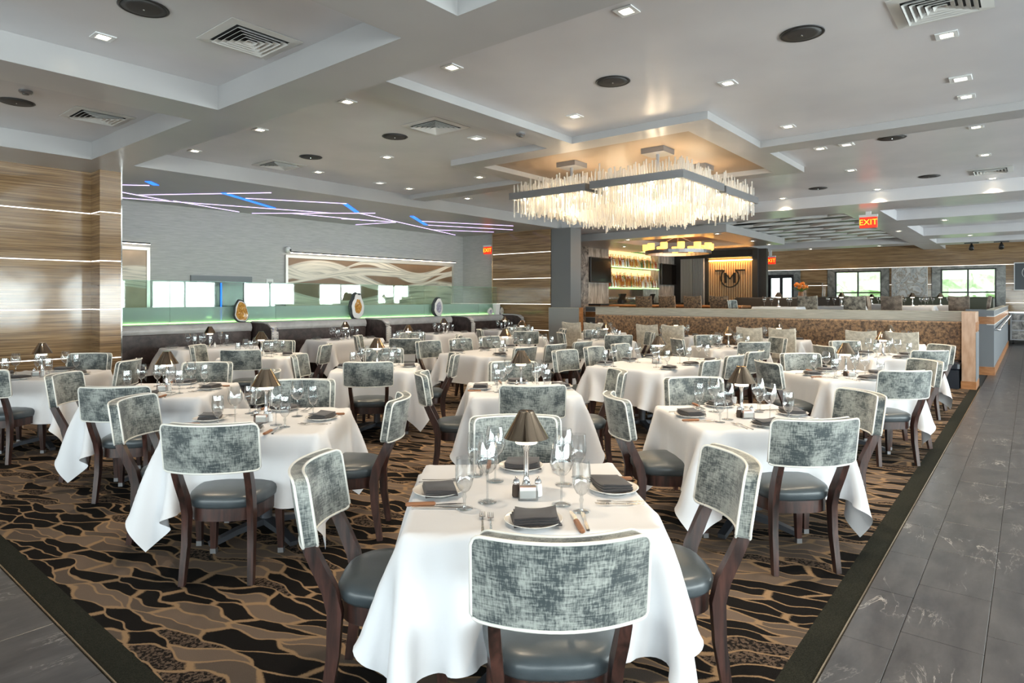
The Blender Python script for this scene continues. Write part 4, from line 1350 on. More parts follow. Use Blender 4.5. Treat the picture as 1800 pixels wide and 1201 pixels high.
# geodes and ornaments on the ledge
def hull_rock(name, label, x, w, h, d, seed, crystal, rim, shell, face=.62, hollow=True, y=11.72):
    rr = random.Random(seed)
    t = thing(name, label, 'geode', (x, y, 1.115))
    def outline(sc, jit):
        pts = []
        for k in range(18):
            a = 2 * PI * k / 18
            r = 1 + jit[k]
            pts.append((math.cos(a) * w / 2 * sc * r * (1 - .25 * math.sin(a)), h / 2 + math.sin(a) * h / 2 * sc * r))
        return pts
    jit = [rr.uniform(-.1, .1) for _ in range(18)]
    rings = [(1.03, 0.0), (1.16, -.25), (1.05, -.6), (.6, -1.0)]
    vs_, fs_ = [], []
    for sc, dep in rings:
        vs_ += [(px_, -dep * d, max(0, pz)) for px_, pz in outline(sc, jit)]
    for r in range(3):
        for k in range(18):
            j = (k + 1) % 18
            fs_.append((r * 18 + k, r * 18 + j, (r + 1) * 18 + j, (r + 1) * 18 + k))
    fs_.append(tuple(3 * 18 + k for k in range(18)))
    MB().add(vs_, fs_).build('shell', shell, t)
    o1, o2 = outline(1.0, jit), outline(face + .16, jit)
    MB().add([(a, -.004, max(0, b_)) for a, b_ in o1] + [(a, -.012, max(.01, b_)) for a, b_ in o2], [(k, (k + 1) % 18, 18 + (k + 1) % 18, 18 + k) for k in range(18)]).build('rim', rim, t)
    # crystal floor, bumpy
    o2 = outline(face + .16, jit)
    n = 6
    vs_, fs_ = [], []
    cx_, cz_ = 0, h / 2
    for r in range(n + 1):
        for k in range(18):
            f = r / n
            px_, pz = o2[k]
            vs_.append((cx_ + (px_ - cx_) * (1 - f), -.011 + (.25 * d * math.sin(f * PI / 2) if hollow else 0) + rr.uniform(-.012, .006) * (0 < r), max(.01, cz_ + (pz - cz_) * (1 - f))))
    for r in range(n):
        for k in range(18):
            j = (k + 1) % 18
            fs_.append((r * 18 + k, r * 18 + j, (r + 1) * 18 + j, (r + 1) * 18 + k))
    MB().add(vs_, fs_).build('crystals', crystal, t)
    return t
amber = stone('citrine', (.30, .10, .01), (.75, .42, .10), 40, .5, .15)
violet = stone('amethyst', (.16, .13, .20), (.62, .60, .66), 30, .5, .15)
shell = stone('basalt_shell', (.03, .035, .035), (.10, .11, .11), 20, .5, .6)
rimm = plain('agate_rim', (.75, .72, .68), .3)
hull_rock('citrine_geode', 'flat faced orange citrine geode in dark shell on the booth ledge', 6.12, .26, .42, .12, 4, amber, rimm, shell, .72)
hull_rock('tall_citrine_geode', 'tall dark geode with hollow orange citrine centre on the booth ledge', 8.84, .34, .56, .20, 9, amber, rimm, shell, .42)
hull_rock('amethyst_geode', 'tall dark geode with pale violet crystals on the booth ledge', 11.35, .30, .47, .18, 13, violet, rimm, shell, .45)
hull_rock('agate_slice', 'small round pale agate slice leaning on the green glass', 13.30, .20, .18, .05, 5, violet, rimm, rimm, .4, y=11.66)
hull_rock('rough_agate', 'small rough brown agate stone at the ledge end', 13.78, .15, .20, .10, 6, stone('agate_bands', (.25, .18, .12), (.7, .65, .58), 14, 1, .3), rimm, shell, .6, y=11.66)
t = thing('white_vase', 'square white vase on the booth ledge by the zebra-wood wall', 'vase', (13.57, 11.68, 1.115))
MB().add([(-.07, -.05, 0), (.07, -.05, 0), (.07, .05, 0), (-.07, .05, 0), (-.095, -.06, .30), (.095, -.06, .30), (.095, .06, .30), (-.095, .06, .30), (-.08, -.045, .30), (.08, -.045, .30), (.08, .045, .30), (-.08, .045, .30), (-.06, -.035, .1), (.06, -.035, .1), (.06, .035, .1), (-.06, .035, .1)],
         [(3, 2, 1, 0), (0, 1, 5, 4), (1, 2, 6, 5), (2, 3, 7, 6), (3, 0, 4, 7), (4, 5, 9, 8), (5, 6, 10, 9), (6, 7, 11, 10), (7, 4, 8, 11), (8, 9, 13, 12), (9, 10, 14, 13), (10, 11, 15, 14), (11, 8, 12, 15), (12, 13, 14, 15)]).build('vase_body', M['porcelain'], t)

# ---- pictures on the grasscloth wall
def ribbon_mat(name, dark, light, bands):
    """printed picture of flowing ribbons: bands of (base z, slope, amplitude, frequency, phase, half width)"""
    m, nt, b = newmat(name)
    vec = coords(nt, 'Object', (1, 1, 1))
    sp = N(nt, 'ShaderNodeSeparateXYZ'); L(nt, vec, sp.inputs[0])
    x, z = sp.outputs[0], sp.outputs[2]
    grain = noise(nt, vec, 2.2, 3, .5, .6)
    col = mix(nt, grain, tuple(c * .7 for c in dark), tuple(c * 1.3 for c in dark))
    for zb, sl, am, fr, ph, wd in bands:
        sn = math_(nt, 'SINE', math_(nt, 'ADD', math_(nt, 'MULTIPLY', x, fr), ph))
        c = math_(nt, 'ADD', math_(nt, 'ADD', math_(nt, 'MULTIPLY', sn, am), math_(nt, 'MULTIPLY', x, sl)), zb)
        w = math_(nt, 'MULTIPLY', math_(nt, 'ADD', math_(nt, 'SINE', math_(nt, 'ADD', math_(nt, 'MULTIPLY', x, fr * .8), ph + 2)), 1.35), wd)
        q = math_(nt, 'DIVIDE', math_(nt, 'SUBTRACT', z, c), w)
        inside = ramp(nt, math_(nt, 'ABSOLUTE', q), [(.82, (1, 1, 1)), (1.0, (0, 0, 0))])
        cm = N(nt, 'ShaderNodeCombineXYZ'); L(nt, math_(nt, 'MULTIPLY', x, .6), cm.inputs[0]); L(nt, math_(nt, 'MULTIPLY', q, 2.2), cm.inputs[1])
        fold = ramp(nt, noise(nt, cm.outputs[0], 1.6, 3, .5, .8), [(.34, tuple(v * .45 for v in light)), (.5, tuple(v * .85 for v in light)), (.66, light)])
        col = mix(nt, inside, col, fold)
    L(nt, col, b.inputs['Base Color'])
    b.inputs['Roughness'].default_value = .35
    return m
def picture(label, x0, x1, z0, z1, mat, lamp=True):
    t = thing('framed_picture', label, 'picture', (0, 13.4, 0))
    y0 = -.06
    MB().box(x0 + .06, x1 - .06, y0 + .02, -.01, z0 + .06, z1 - .06).build('canvas', mat, t)
    fm = plain('silver_frame', (.55, .53, .50), .3, .6)
    for a in ((x0, x0 + .06, z0, z1), (x1 - .06, x1, z0, z1), (x0 + .06, x1 - .06, z0, z0 + .06), (x0 + .06, x1 - .06, z1 - .06, z1)):
        MB().box(a[0], a[1], y0, 0, a[2], a[3]).build('frame', fm, t)
    MB().box(x0 + .05, x1 - .05, -.20, -.16, z1 + .05, z1 + .08).build('picture_light', M['black_plastic'], t)
    MB().box(x0 + .05, x1 - .05, -.19, -.17, z1 + .042, z1 + .05).build('light_strip', emit('picture_lamp', (1, .82, .6), 16), t)
    for k in range(3):
        xk = x0 + .3 + (x1 - x0 - .6) * k / 2
        MB().box(xk - .01, xk + .01, -.17, 0, z1 + .055, z1 + .07).build('light_arm', M['black_plastic'], t)
picture('wide picture of pale flowing fabric on brown, lit from above, on grey wall', 8.03, 13.54, 1.30, 2.58, ribbon_mat('flowing_fabric', (.22, .13, .075), (.80, .72, .62), ((1.55, .0, .10, 1.1, .5, .20), (1.95, .01, .26, 1.25, 3.0, .09), (2.1, .02, .20, 1.9, .6, .07), (1.45, .07, .10, 1.3, 1.0, .05))))
picture('picture of cream rippled dunes beside the zebra-wood pier', 3.75, 5.11, 1.30, 2.57, ribbon_mat('rippled_dunes', (.46, .33, .23), (.84, .75, .63), ((1.5, .1, .05, 2.2, .4, .10), (1.85, .05, .05, 2.0, 1.4, .09), (2.2, -.05, .04, 2.4, 2.4, .10), (2.45, -.1, .03, 2.4, 2.4, .05))))
t = thing('security_camera', 'white dome camera on grey wall above the wide picture', 'camera', (8.08, 13.4, 2.70))
MB().lathe([(.0, -.08), (.055, -.06), (.075, 0), (.055, .06), (0, .08)], 14, (0, -.07, 0)).build('housing', M['sconce_white'], t, True)
MB().lathe([(.0, -.03), (.03, 0), (0, .03)], 10, (.02, -.14, -.01)).build('lens', M['black_plastic'], t, True)
MB().box(-.05, .05, -.03, 0, -.05, .05).build('mount', M['sconce_white'], t)
t = thing('wall_control', 'small white control box on grey wall beside the doorway', 'control', (7.65, 13.4, 1.93))
MB().bbox(-.085, .085, -.03, 0, -.08, .08, .006).build('plate', M['sconce_white'], t)
MB().box(-.05, .05, -.034, -.03, -.05, .02).build('display', plain('display_grey', (.35, .35, .34), .4), t)

# ---- coloured light lines in the soffit over the booths
def led(a, b_, mat, w, label):
    a, b_ = Vector((*a, ZS - .004)), Vector((*b_, ZS - .004))
    u = (b_ - a).normalized(); l = (b_ - a).length
    o = MB().obox((0, 0, 0), (1, 0, 0), (0, 1, 0), (0, 0, 1), l / 2, w / 2, .004).build('light_line', mat)
    o.location = (a + b_) / 2
    o.rotation_euler = (0, 0, math.atan2(u.y, u.x))
    tag(o, label, 'light', 'light lines in the booth soffit')
lil, blu = 'thin lilac soffit light line, %s from the zebra-wood pier', 'broad blue soffit light slot, %s from the zebra-wood pier'
for qk, (a, b_) in enumerate(sorted((((3.95, 11.67), (4.32, 11.32)), ((4.19, 12.37), (5.24, 12.82)), ((4.58, 12.53), (5.99, 10.43)), ((4.45, 13.14), (8.27, 11.9)), ((5.3, 12.75), (6.88, 13.29)),
             ((6.02, 11.38), (7.63, 10.48)), ((7.18, 13.29), (8.88, 11.16)), ((7.73, 12.62), (9.8, 12.31)), ((8.6, 11.42), (13.45, 13.19)), ((9.0, 12.57), (10.22, 12.05)),
             ((9.97, 13.31), (10.27, 12.12)), ((10.55, 11.47), (12.71, 10.37)), ((11.2, 11.95), (13.44, 10.98)), ((12.06, 12.66), (13.56, 11.77))), key=lambda t_: t_[0][0] + t_[1][0])):
    led(a, b_, M['led_lilac'], .024, lil % ORD[qk + 1])
for qk, (a, b_) in enumerate((((4.16, 10.95), (4.38, 11.2)), ((5.46, 11.11), (7.04, 12.16)), ((7.61, 10.51), (8.53, 11.35)), ((9.74, 10.93), (11.15, 11.97)))):
    led(a, b_, M['led_blue'], .09, blu % ORD[qk + 1])

# ================================================================== CEILING FIXTURES
def make_downlight():
    t = thing('downlight', 'downlight', 'light')
    fr = MB()
    for a in ((-.075, .075, -.075, -.045), (-.075, .075, .045, .075), (-.075, -.045, -.045, .045), (.045, .075, -.045, .045)): fr.box(*a, -.008, 0)
    fr.build('trim_frame', M['white_paint'], t)
    MB().lathe([(.044, -.002), (.04, -.004), (0, -.004)], 12).build('lens', M['downlight_glow'], t)
    return t
DOWN = make_downlight()
spot_d = bpy.data.lights.new('downlight_beam', 'SPOT')
spot_d.energy = 135; spot_d.color = (1.0, .80, .56); spot_d.spot_size = math.radians(95); spot_d.spot_blend = .6; spot_d.shadow_soft_size = .05
def downlight(x, y, z, where, beam_=True):
    r = copy_of(DOWN, 'small square recessed downlight glowing warm ' + where, 'recessed downlights', (x, y, z - .001), 0)
    if beam_:
        s_ = bpy.data.objects.new('downlight_beam', spot_d); C.objects.link(s_); s_.parent = r; s_.location = (0, 0, -.03)
for k, (x, y) in enumerate(((1.86, 5.78), (1.86, 2.3), (1.86, -.7))): downlight(x, y, ZC, 'in the %s deep coffer from the zebra-wood wall' % ORD[k + 2])
GRID = [(4.13, 5.66), (4.13, 7.45), (4.13, 9.24), (6.13, 7.43), (6.13, 9.2), (8.17, 7.42), (8.17, 9.24), (4.12, 4.08), (4.12, 2.29), (6.13, 4.08), (6.13, 2.29), (6.12, .52), (8.15, 2.30), (8.12, .52), (4.12, .52),
        (9.64, 2.29), (11.6, 2.29), (9.64, .52), (11.6, .52), (13.96, 4.05), (13.96, 2.29), (13.96, .52), (9.75, 9.2), (11.8, 9.2), (11.6, 7.4), (13.9, 7.4)]
LINES = [.52, 2.29, 4.08, 5.66, 7.43, 9.22]
for li, ly in enumerate(LINES):
    for k, (x, y) in enumerate(sorted([p_ for p_ in GRID if abs(p_[1] - ly) < .2], reverse=True)):
        downlight(x, y, ZC, 'in the %s line from the aisle, %s from bulkhead' % (ORD[li + 1], ORD[k + 1]))
for x, y, wh in ((16.1, 8.9, 'above the bar chairs'), (18.2, 10.2, 'before the television'), (18.8, 6.3, 'middle of its lounge edge'), (20.3, 6.3, 'lounge edge by logo wall'), (16.1, 6.3, 'at its front corner')): downlight(x, y, 3.25, 'in the bar soffit, ' + wh)
for x, y, wh in ((18.3, 1.6, 'first cross soffit past the bulkhead'), (23.2, 1.4, 'second cross soffit, lounge side'), (23.2, -.4, 'second cross soffit, over the aisle'), (25.9, 4.2, 'window-side soffit by the swirl painting'), (25.9, 6.5, 'window-side soffit by the glass door'), (20.5, 2.85, 'long soffit beyond the exit sign')): downlight(x, y, ZS, 'in the ' + wh)

def make_speaker():
    t = thing('ceiling_speaker', 'speaker', 'speaker')
    MB().lathe([(.165, 0), (.168, -.004), (.155, -.008), (.15, -.005)], 28, cap=False).build('rim', M['black_plastic'], t, True)
    MB().lathe([(.15, -.005), (.10, -.012), (0, -.016)], 28).build('grille', M['speaker'], t, True)
    MB().lathe([(.008, -.015), (.007, -.02), (0, -.021)], 8).build('centre_screw', M['chrome'], t)
    return t
SPK = make_speaker()
for x, y, wh in ((1.86, 4.97, 'in the deep coffer nearest the chandelier bay'), (1.89, 8.42, 'in the deep coffer next to the zebra-wood wall'), (5.36, 1.41, 'in the bay before the chandelier, aisle side'), (5.38, 3.14, 'in the bay before the chandelier, by cross beam'),
                 (5.42, 6.41, 'beside the square vent near the cross beam'), (5.41, 8.31, 'beside the square vent near the booths'), (9.59, 1.41, 'behind the beam right of the chandelier'), (13.12, 3.16, 'by the bulkhead, chandelier side'), (13.04, 1.36, 'by the bulkhead vent')):
    copy_of(SPK, 'round black ceiling speaker ' + wh, 'ceiling speakers', (x, y, ZC - .001), random.random())
def make_vent():
    t = thing('ceiling_vent', 'vent', 'vent')
    MB().box(-.24, .24, -.24, .24, -.004, 0).build('throat', M['vent_dark'], t)
    def sq(b_, r0, z0, r1, z1, th=.004):
        vs_ = []
        for r, z in ((r0, z0), (r1, z1)):
            vs_ += [(-r, -r, z), (r, -r, z), (r, r, z), (-r, r, z)]
        for r, z in ((r0, z0 + th), (r1, z1 + th)):
            vs_ += [(-r, -r, z), (r, -r, z), (r, r, z), (-r, r, z)]
        fs_ = []
        for k in range(4):
            j = (k + 1) % 4
            fs_ += [(k, j, 4 + j, 4 + k), (8 + k, 12 + k, 12 + j, 8 + j), (k, 8 + k, 8 + j, j), (4 + k, 4 + j, 12 + j, 12 + k)]
        b_.add(vs_, fs_)
    f = MB(); sq(f, .30, -.006, .225, -.012); f.build('frame', M['vent'], t)
    for k in range(5):
        b_ = MB(); r = .215 - k * .043
        sq(b_, r, -.030, r - .030, -.006, .003); b_.build('louvre', M['vent'], t)
    return t
VENT = make_vent()
for x, y, wh in ((2.64, 4.92, 'in the deep coffer nearest the chandelier bay'), (2.64, 8.37, 'in the deep coffer next to the zebra-wood wall'), (5.41, 5.64, 'near the cross beam left of the chandelier'), (5.42, 9.19, 'near the light lines above the booths'), (5.45, .50, 'above the aisle in the chandelier bay'), (13.1, .52, 'by the bulkhead over the half wall')):
    copy_of(VENT, 'square white louvred ceiling vent ' + wh, 'ceiling vents', (x, y, ZC - .001), 0)
for x, y, wh in ((6.14, 5.63, 'beside the cross beam'), (7.41, 9.18, 'above the booths'), (7.41, .52, 'above the aisle'), (9.6, 2.85 - .9, 'behind the chandelier beam')):
    t = thing('emergency_light', 'small square white emergency light ' + wh, 'light', (x, y, ZC - .001), 0, 'emergency lights')
    MB().bbox(-.09, .09, -.09, .09, -.012, 0, .004).build('housing', M['white_paint'], t)
    MB().box(-.05, .05, -.05, .05, -.016, -.012).build('diffuser', emit('emergency_diffuser', (1, .97, .92), .8), t)
for x, y, z, wh in ((6.08, 4.84, ZR, 'on the cross beam left of the chandelier'), (1.85, 7.9, ZC, 'in the deep coffer next to the zebra-wood wall')):
    t = thing('smoke_detector', 'small round grey smoke detector ' + wh, 'detector', (x, y, z))
    MB().lathe([(.06, 0), (.062, -.015), (.05, -.03), (.045, -.032)], 16).build('housing', M['gunmetal'], t, True, .6)
    MB().lathe([(.03, -.032), (.028, -.04), (0, -.041)], 12).build('sensor', M['black_plastic'], t)
def exit_sign(label, loc, rz, s=1.0, drop=.0):
    t = thing('exit_sign', label, 'sign', loc, rz)
    MB().bbox(-.16 * s, .16 * s, -.03, .03, -.22 * s, 0, .006).build('housing', M['exit_red'], t)
    MB().box(-.17 * s, .17 * s, -.035, .035, 0, .05 * s).build('canopy', M['white_paint'], t)
    if drop: MB().box(-.05, .05, -.03, .03, .05 * s, drop).build('stem', M['white_paint'], t)
    lettering('EXIT', .165 * s, .003, M['exit_letters'], t, (0, -.033, -.11 * s), (PI / 2, 0, 0))
exit_sign('red exit sign hanging under the soffit above the half wall', (15.50, 2.72, 3.33), -PI / 2 + .0, 1.05, .12)
exit_sign('red exit sign high on the grey wall beside zebra-wood pier', (13.93, 12.32, 3.08), -PI / 2, .95)
exit_sign('red exit sign beside the slatted logo wall near glass door', (25.8, 7.95, 3.18), -PI / 2, 1.2, .27)

# ================================================================== CHANDELIER
CX0, CY0, CZ0, MS, GAP = 7.50, 3.37, 3.085, 1.38, .07
ch = thing('chandelier', 'large square chandelier of lit crystal rods hung in the ceiling recess', 'chandelier', (CX0, CY0, CZ0))
M['chand_frame'] = plain('brushed_nickel', (.30, .31, .33), .35, .85)
m = bpy.data.materials.new('crystal_rod'); m.use_nodes = True; nt = m.node_tree; nt.nodes.clear()
out = N(nt, 'ShaderNodeOutputMaterial'); tr_ = N(nt, 'ShaderNodeBsdfTransparent'); tl = N(nt, 'ShaderNodeBsdfTranslucent'); gl = N(nt, 'ShaderNodeBsdfGlossy'); df = N(nt, 'ShaderNodeBsdfDiffuse')
tr_.inputs[0].default_value = (.98, .97, .95, 1); tl.inputs[0].default_value = (.95, .92, .87, 1); gl.inputs['Roughness'].default_value = .12; df.inputs[0].default_value = (.9, .88, .84, 1)
m1 = N(nt, 'ShaderNodeMixShader'); m2 = N(nt, 'ShaderNodeMixShader'); m3 = N(nt, 'ShaderNodeMixShader')
m1.inputs[0].default_value = .5; m2.inputs[0].default_value = .35; m3.inputs[0].default_value = .45
L(nt, tl.outputs[0], m1.inputs[1]); L(nt, df.outputs[0], m1.inputs[2])
L(nt, m1.outputs[0], m2.inputs[1]); L(nt, gl.outputs[0], m2.inputs[2])
L(nt, m2.outputs[0], m3.inputs[1]); L(nt, tr_.outputs[0], m3.inputs[2]); L(nt, m3.outputs[0], out.inputs[0])
M['rod'] = m
bulb_m = emit('chandelier_bulb', (1.0, .80, .52), 60)
ROD_L = [.38, .44, .50, .56, .62]
rod_me = [MB().lathe([(.0105, -l * .56), (.0105, l * .44)], 6).mesh('crystal_rod', M['rod']) for l in ROD_L]
cand = []
modules = []
for i in range(2):
    for j in range(2):
        x0, y0 = i * (MS + GAP), j * (MS + GAP)
        dz = .0 if (i + j) % 2 else .012
        modules.append((x0, y0, dz))
        fr = MB(); tkn = .03
        for a in ((x0, x0 + MS, y0, y0 + tkn), (x0, x0 + MS, y0 + MS - tkn, y0 + MS), (x0, x0 + tkn, y0 + tkn, y0 + MS - tkn), (x0 + MS - tkn, x0 + MS, y0 + tkn, y0 + MS - tkn)):
            fr.box(*a, dz, dz + .105)
        fr.build('module_frame', M['chand_frame'], ch)
        n = 17
        for a in range(n):
            for b_ in range(n):
                rx = x0 + .055 + (MS - .11) * a / (n - 1) + random.uniform(-.008, .008)
                ry = y0 + .055 + (MS - .11) * b_ / (n - 1) + random.uniform(-.008, .008)
                dctr = math.hypot(rx - (MS + GAP / 2), ry - (MS + GAP / 2))
                near = min(rx, ry)            # rods on the two sides towards the tables show largest
                cand.append((near, rx, ry, dz, dctr))
        for a in range(4):
            for b_ in range(4):
                bx_, by_ = x0 + MS * (a + .5) / 4, y0 + MS * (b_ + .5) / 4
                MB().lathe([(0, .02), (.018, .035), (.018, .055), (0, .07)], 8, (bx_, by_, dz - .03)).build('bulb', bulb_m, ch, True)
        pd = bpy.data.lights.new('chandelier_glow', 'POINT'); pd.energy = 62; pd.color = (1.0, .78, .52); pd.shadow_soft_size = .18
        po = bpy.data.objects.new('chandelier_glow', pd); C.objects.link(po); po.parent = ch; po.location = (x0 + MS / 2, y0 + MS / 2, .0)
cand.sort(key=lambda c: c[0])
rest = MB()
for k, (near, rx, ry, dz, dctr) in enumerate(cand):
    q = random.randrange(3) + (1 if dctr < 1.1 else 0) + (1 if random.random() < .3 else 0)
    q = min(q, 4)
    zc = .07 + dz + random.uniform(-.05, .05) - (.07 if dctr < .9 else 0) - random.random() * .03
    if k < 300:
        o = link('crystal_rod', rod_me[q], ch); o.location = (rx, ry, zc)
    else:
        l = ROD_L[q]; rest.lathe([(.0105, zc - l * .56), (.0105, zc + l * .44)], 6, (rx, ry, 0))
o = rest.build('crystal_rods', M['rod'], ch); o['kind'] = 'stuff'
for i, j in ((0, 0), (1, 0), (0, 1), (1, 1)):
    cx_, cy_ = i * (MS + GAP) + MS / 2, j * (MS + GAP) + MS / 2
    MB().box(cx_ - .17, cx_ + .17, cy_ - .17, cy_ + .17, ZC - .012 - CZ0 - .075, ZC - .012 - CZ0).build('canopy', M['chand_frame'], ch)
    MB().lathe([(.025, .08), (.025, ZC - CZ0 - .08)], 8, (cx_, cy_, 0)).build('suspension_rod', M['chand_frame'], ch)
MB().box(.03, 2 * MS + GAP - .03, MS / 2 - .02, MS / 2 + .02, .03, .07).build('cross_bar', M['chand_frame'], ch)
MB().box(.03, 2 * MS + GAP - .03, MS * 1.5 + GAP - .02, MS * 1.5 + GAP + .02, .03, .07).build('cross_bar', M['chand_frame'], ch)
for xk in (MS - .01, MS + GAP - .01): MB().box(xk, xk + .02, .03, 2 * MS + GAP - .03, .03, .06).build('cross_bar', M['chand_frame'], ch)

# ================================================================== BAR
def lit_shelf(z, nm):
    t = thing('bar_shelf', 'glass bar shelf with green lit front edge, ' + nm, 'shelf', (19.1, YB, z))
    MB().box(0, 3.74, -.02, .34, -.03, 0).build('board', M['partition_glass'], t)
    MB().box(0, 3.74, -.032, -.02, -.035, .0).build('light_strip', M['led_green'], t)
SH = [(1.96, 'lowest'), (2.70, 'middle'), (3.34, 'top')]
for z, nm in SH: lit_shelf(z, nm)
struct(MB().box(19.08, 22.86, YB + .33, YB + .35, 1.4, ZS).build('wall_bar_mirror', M['chrome']))
bk = thing('shelf_backlight', 'warm glowing back panel behind the bar bottles', 'light', (19.1, YB + .32, 0))
for z0, z1 in ((1.97, 2.65), (2.71, 3.28)):
    MB().box(0, 3.74, 0, .008, z0, z1).build('glow_panel', emit('bar_back_glow', (1.0, .62, .28), 1.3), bk)
bcol = [(.45, .16, .03), (.62, .34, .08), (.75, .70, .62), (.10, .16, .06), (.30, .06, .03), (.80, .80, .78), (.55, .42, .22)]
bmats = [plain('bottle_%d' % k, c_, .12, coat=.4) for k, c_ in enumerate(bcol)]
bprof = [[(.036, 0), (.038, .01), (.038, .17), (.03, .20), (.014, .225), (.013, .29), (.015, .30), (0, .301)],
         [(.044, 0), (.045, .01), (.043, .13), (.03, .165), (.015, .19), (.014, .24), (.017, .25), (0, .251)],
         [(.033, 0), (.034, .01), (.032, .14), (.018, .21), (.012, .25), (.012, .32), (0, .321)]]
bmesh_ = [[MB().lathe(p_, 7).mesh('liquor_bottle', mt_, True) for mt_ in bmats] for p_ in bprof]
bname = ['amber', 'golden', 'pale', 'green', 'dark red', 'clear', 'tan']
for (z, nm), tiers in ((SH[0], 3), (SH[1], 2)):
    for tr in range(tiers):
        if tr:
            o = MB().box(19.15, 22.8, YB + .10 * tr, YB + .10 * tr + .02, z, z + .12 * tr).build('bottle_riser', M['partition_glass'])
            o = tag(MB().box(19.15, 22.8, YB - .02 + .10 * tr, YB + .09 + .10 * tr, z + .12 * tr - .01, z + .12 * tr).build('bottle_step', M['partition_glass']), 'glass step %s under bottles on the %s bar shelf' % (ORD[tr], nm), 'shelf') if False else o
            tag(o, 'glass riser under bottles, row %s of the %s bar shelf' % (ORD[tr + 1], nm), 'shelf')
        for k in range(38):
            ci = random.choice((0, 0, 1, 1, 2, 5, 3, 4, 6)); pi_ = random.randrange(3)
            x = 19.22 + k * .095 + random.uniform(-.002, .002)
            simple('liquor_bottle', bmesh_[pi_][ci], '%s bottle standing on the %s lit bar shelf' % (bname[ci], nm), 'bottle', '%s bottles on the %s bar shelf' % (bname[ci], nm),
                   (x, YB + .04 + .10 * tr, z + .12 * tr), 0)
for k in range(26):
    ci = random.choice((2, 5, 1)); x = 19.22 + k * .14
    simple('liquor_bottle', bmesh_[1][ci], '%s bottle standing on the top lit bar shelf' % bname[ci], 'bottle', '%s bottles on the top bar shelf' % bname[ci], (x, YB + .06, 3.34), 0, )
for k, (xc, wall) in enumerate(((18.42, 'beside the bottle shelves, column side'), (23.60, 'beside the bottle shelves, curtain side'))):
    t = thing('television', 'black wall television ' + wall, 'television', (xc, YB, 2.52))
    MB().bbox(-.66, .66, -.11, -.05, -.42, .42, .01).build('housing', M['black_plastic'], t)
    MB().box(-.63, .63, -.112, -.11, -.39, .39).build('screen', M['screen'], t)
    MB().box(-.15, .15, -.05, 0, -.15, .15).build('wall_mount', M['black_plastic'], t)
cb = thing('back_counter', 'wooden back counter under the bottle shelves', 'counter', (17.6, YB - .56, FB))
MB().box(0, 6.6, 0, .5, 0, .72).build('cabinet', M['orange_wood'], cb)
MB().box(-.02, 6.62, -.03, .5, .72, .77).build('counter_top', M['black_plastic'], cb)
for k in range(9): MB().box(.04 + k * .73, .70 + k * .73, -.015, 0, .05, .68).build('door', M['maple'], cb)
for k, x in enumerate((19.5, 21.7)):
    t = thing('cash_terminal', 'black cash terminal on the back counter, %s' % ('beside the left stone panel' if not k else 'towards the curtain'), 'terminal', (x, YB - .25, FB + .77))
    MB().obox((0, -.05, .22), (1, 0, 0), Vector((0, .9, .4)).normalized().cross(Vector((1, 0, 0))).normalized(), Vector((0, -.9, -.4)).normalized(), .18, .13, .012).build('monitor', M['black_plastic'], t)
    MB().bbox(-.10, .10, -.10, .10, 0, .12, .01).build('stand', M['black_plastic'], t)
for k in range(24):
    simple('wine_glass', WINE_FAR, 'upright stemmed glass in the rows on the back counter', 'glass', 'glasses on the back counter', (19.95 + (k % 12) * .12, YB - .32 + .14 * (k // 12), FB + .77), 0)
# front counter with chairs
fc = thing('bar_counter', 'dark bar counter with pale top behind the row of chairs', 'counter', (16.75, 5.9, FB))
MB().box(0, .5, 0, 3.9, 0, .70).build('front_panel', M['dark_wood'], fc)
MB().bbox(-.12, .6, -.05, 3.95, .70, .76, .01).build('counter_top', M['orange_wood'], fc)
BARCH = make_parsons(M['brown_weave'], 'bar_chair')
for k in range(4):
    chair_at(16.33, 8.42 - k * .72, PI, 'brown speckled chair at the bar counter, %s from the television wall' % ORD[k + 1], 'brown chairs at the bar counter', BARCH, FB)
# ring light over the bar
rl = thing('ring_pendant', 'round pendant ring with glowing amber glass shades over the bar', 'pendant', (17.55, 8.05, 2.92))
rp = [(.92 * math.cos(2 * PI * k / 40), .92 * math.sin(2 * PI * k / 40), 0) for k in range(40)]
MB().tube(rp, 0, closed=True, flat=(.06, .10)).build('ring', M['gunmetal'], rl)
ashade = emit('amber_shade', (1.0, .50, .10), 2.6)
for k in range(12):
    a = 2 * PI * k / 12
    MB().lathe([(.07, .05), (.10, .08), (.10, .24), (.095, .24), (.09, .09)], 12, (.92 * math.cos(a), .92 * math.sin(a), 0), cap=False).build('shade', ashade, rl, True)
for k in range(4):
    a = 2 * PI * k / 4 + .4
    MB().tube([(.9 * math.cos(a), .9 * math.sin(a), .05), (0, 0, .50)], .008, 5).build('cable', M['gunmetal'], rl)
MB().lathe([(.1, .50), (.1, .528)], 12).build('canopy', M['gunmetal'], rl)
pd = bpy.data.lights.new('ring_glow', 'POINT'); pd.energy = 60; pd.color = (1.0, .55, .2); pd.shadow_soft_size = .5
po = bpy.data.objects.new('ring_glow', pd); C.objects.link(po); po.parent = rl; po.location = (0, 0, .18)

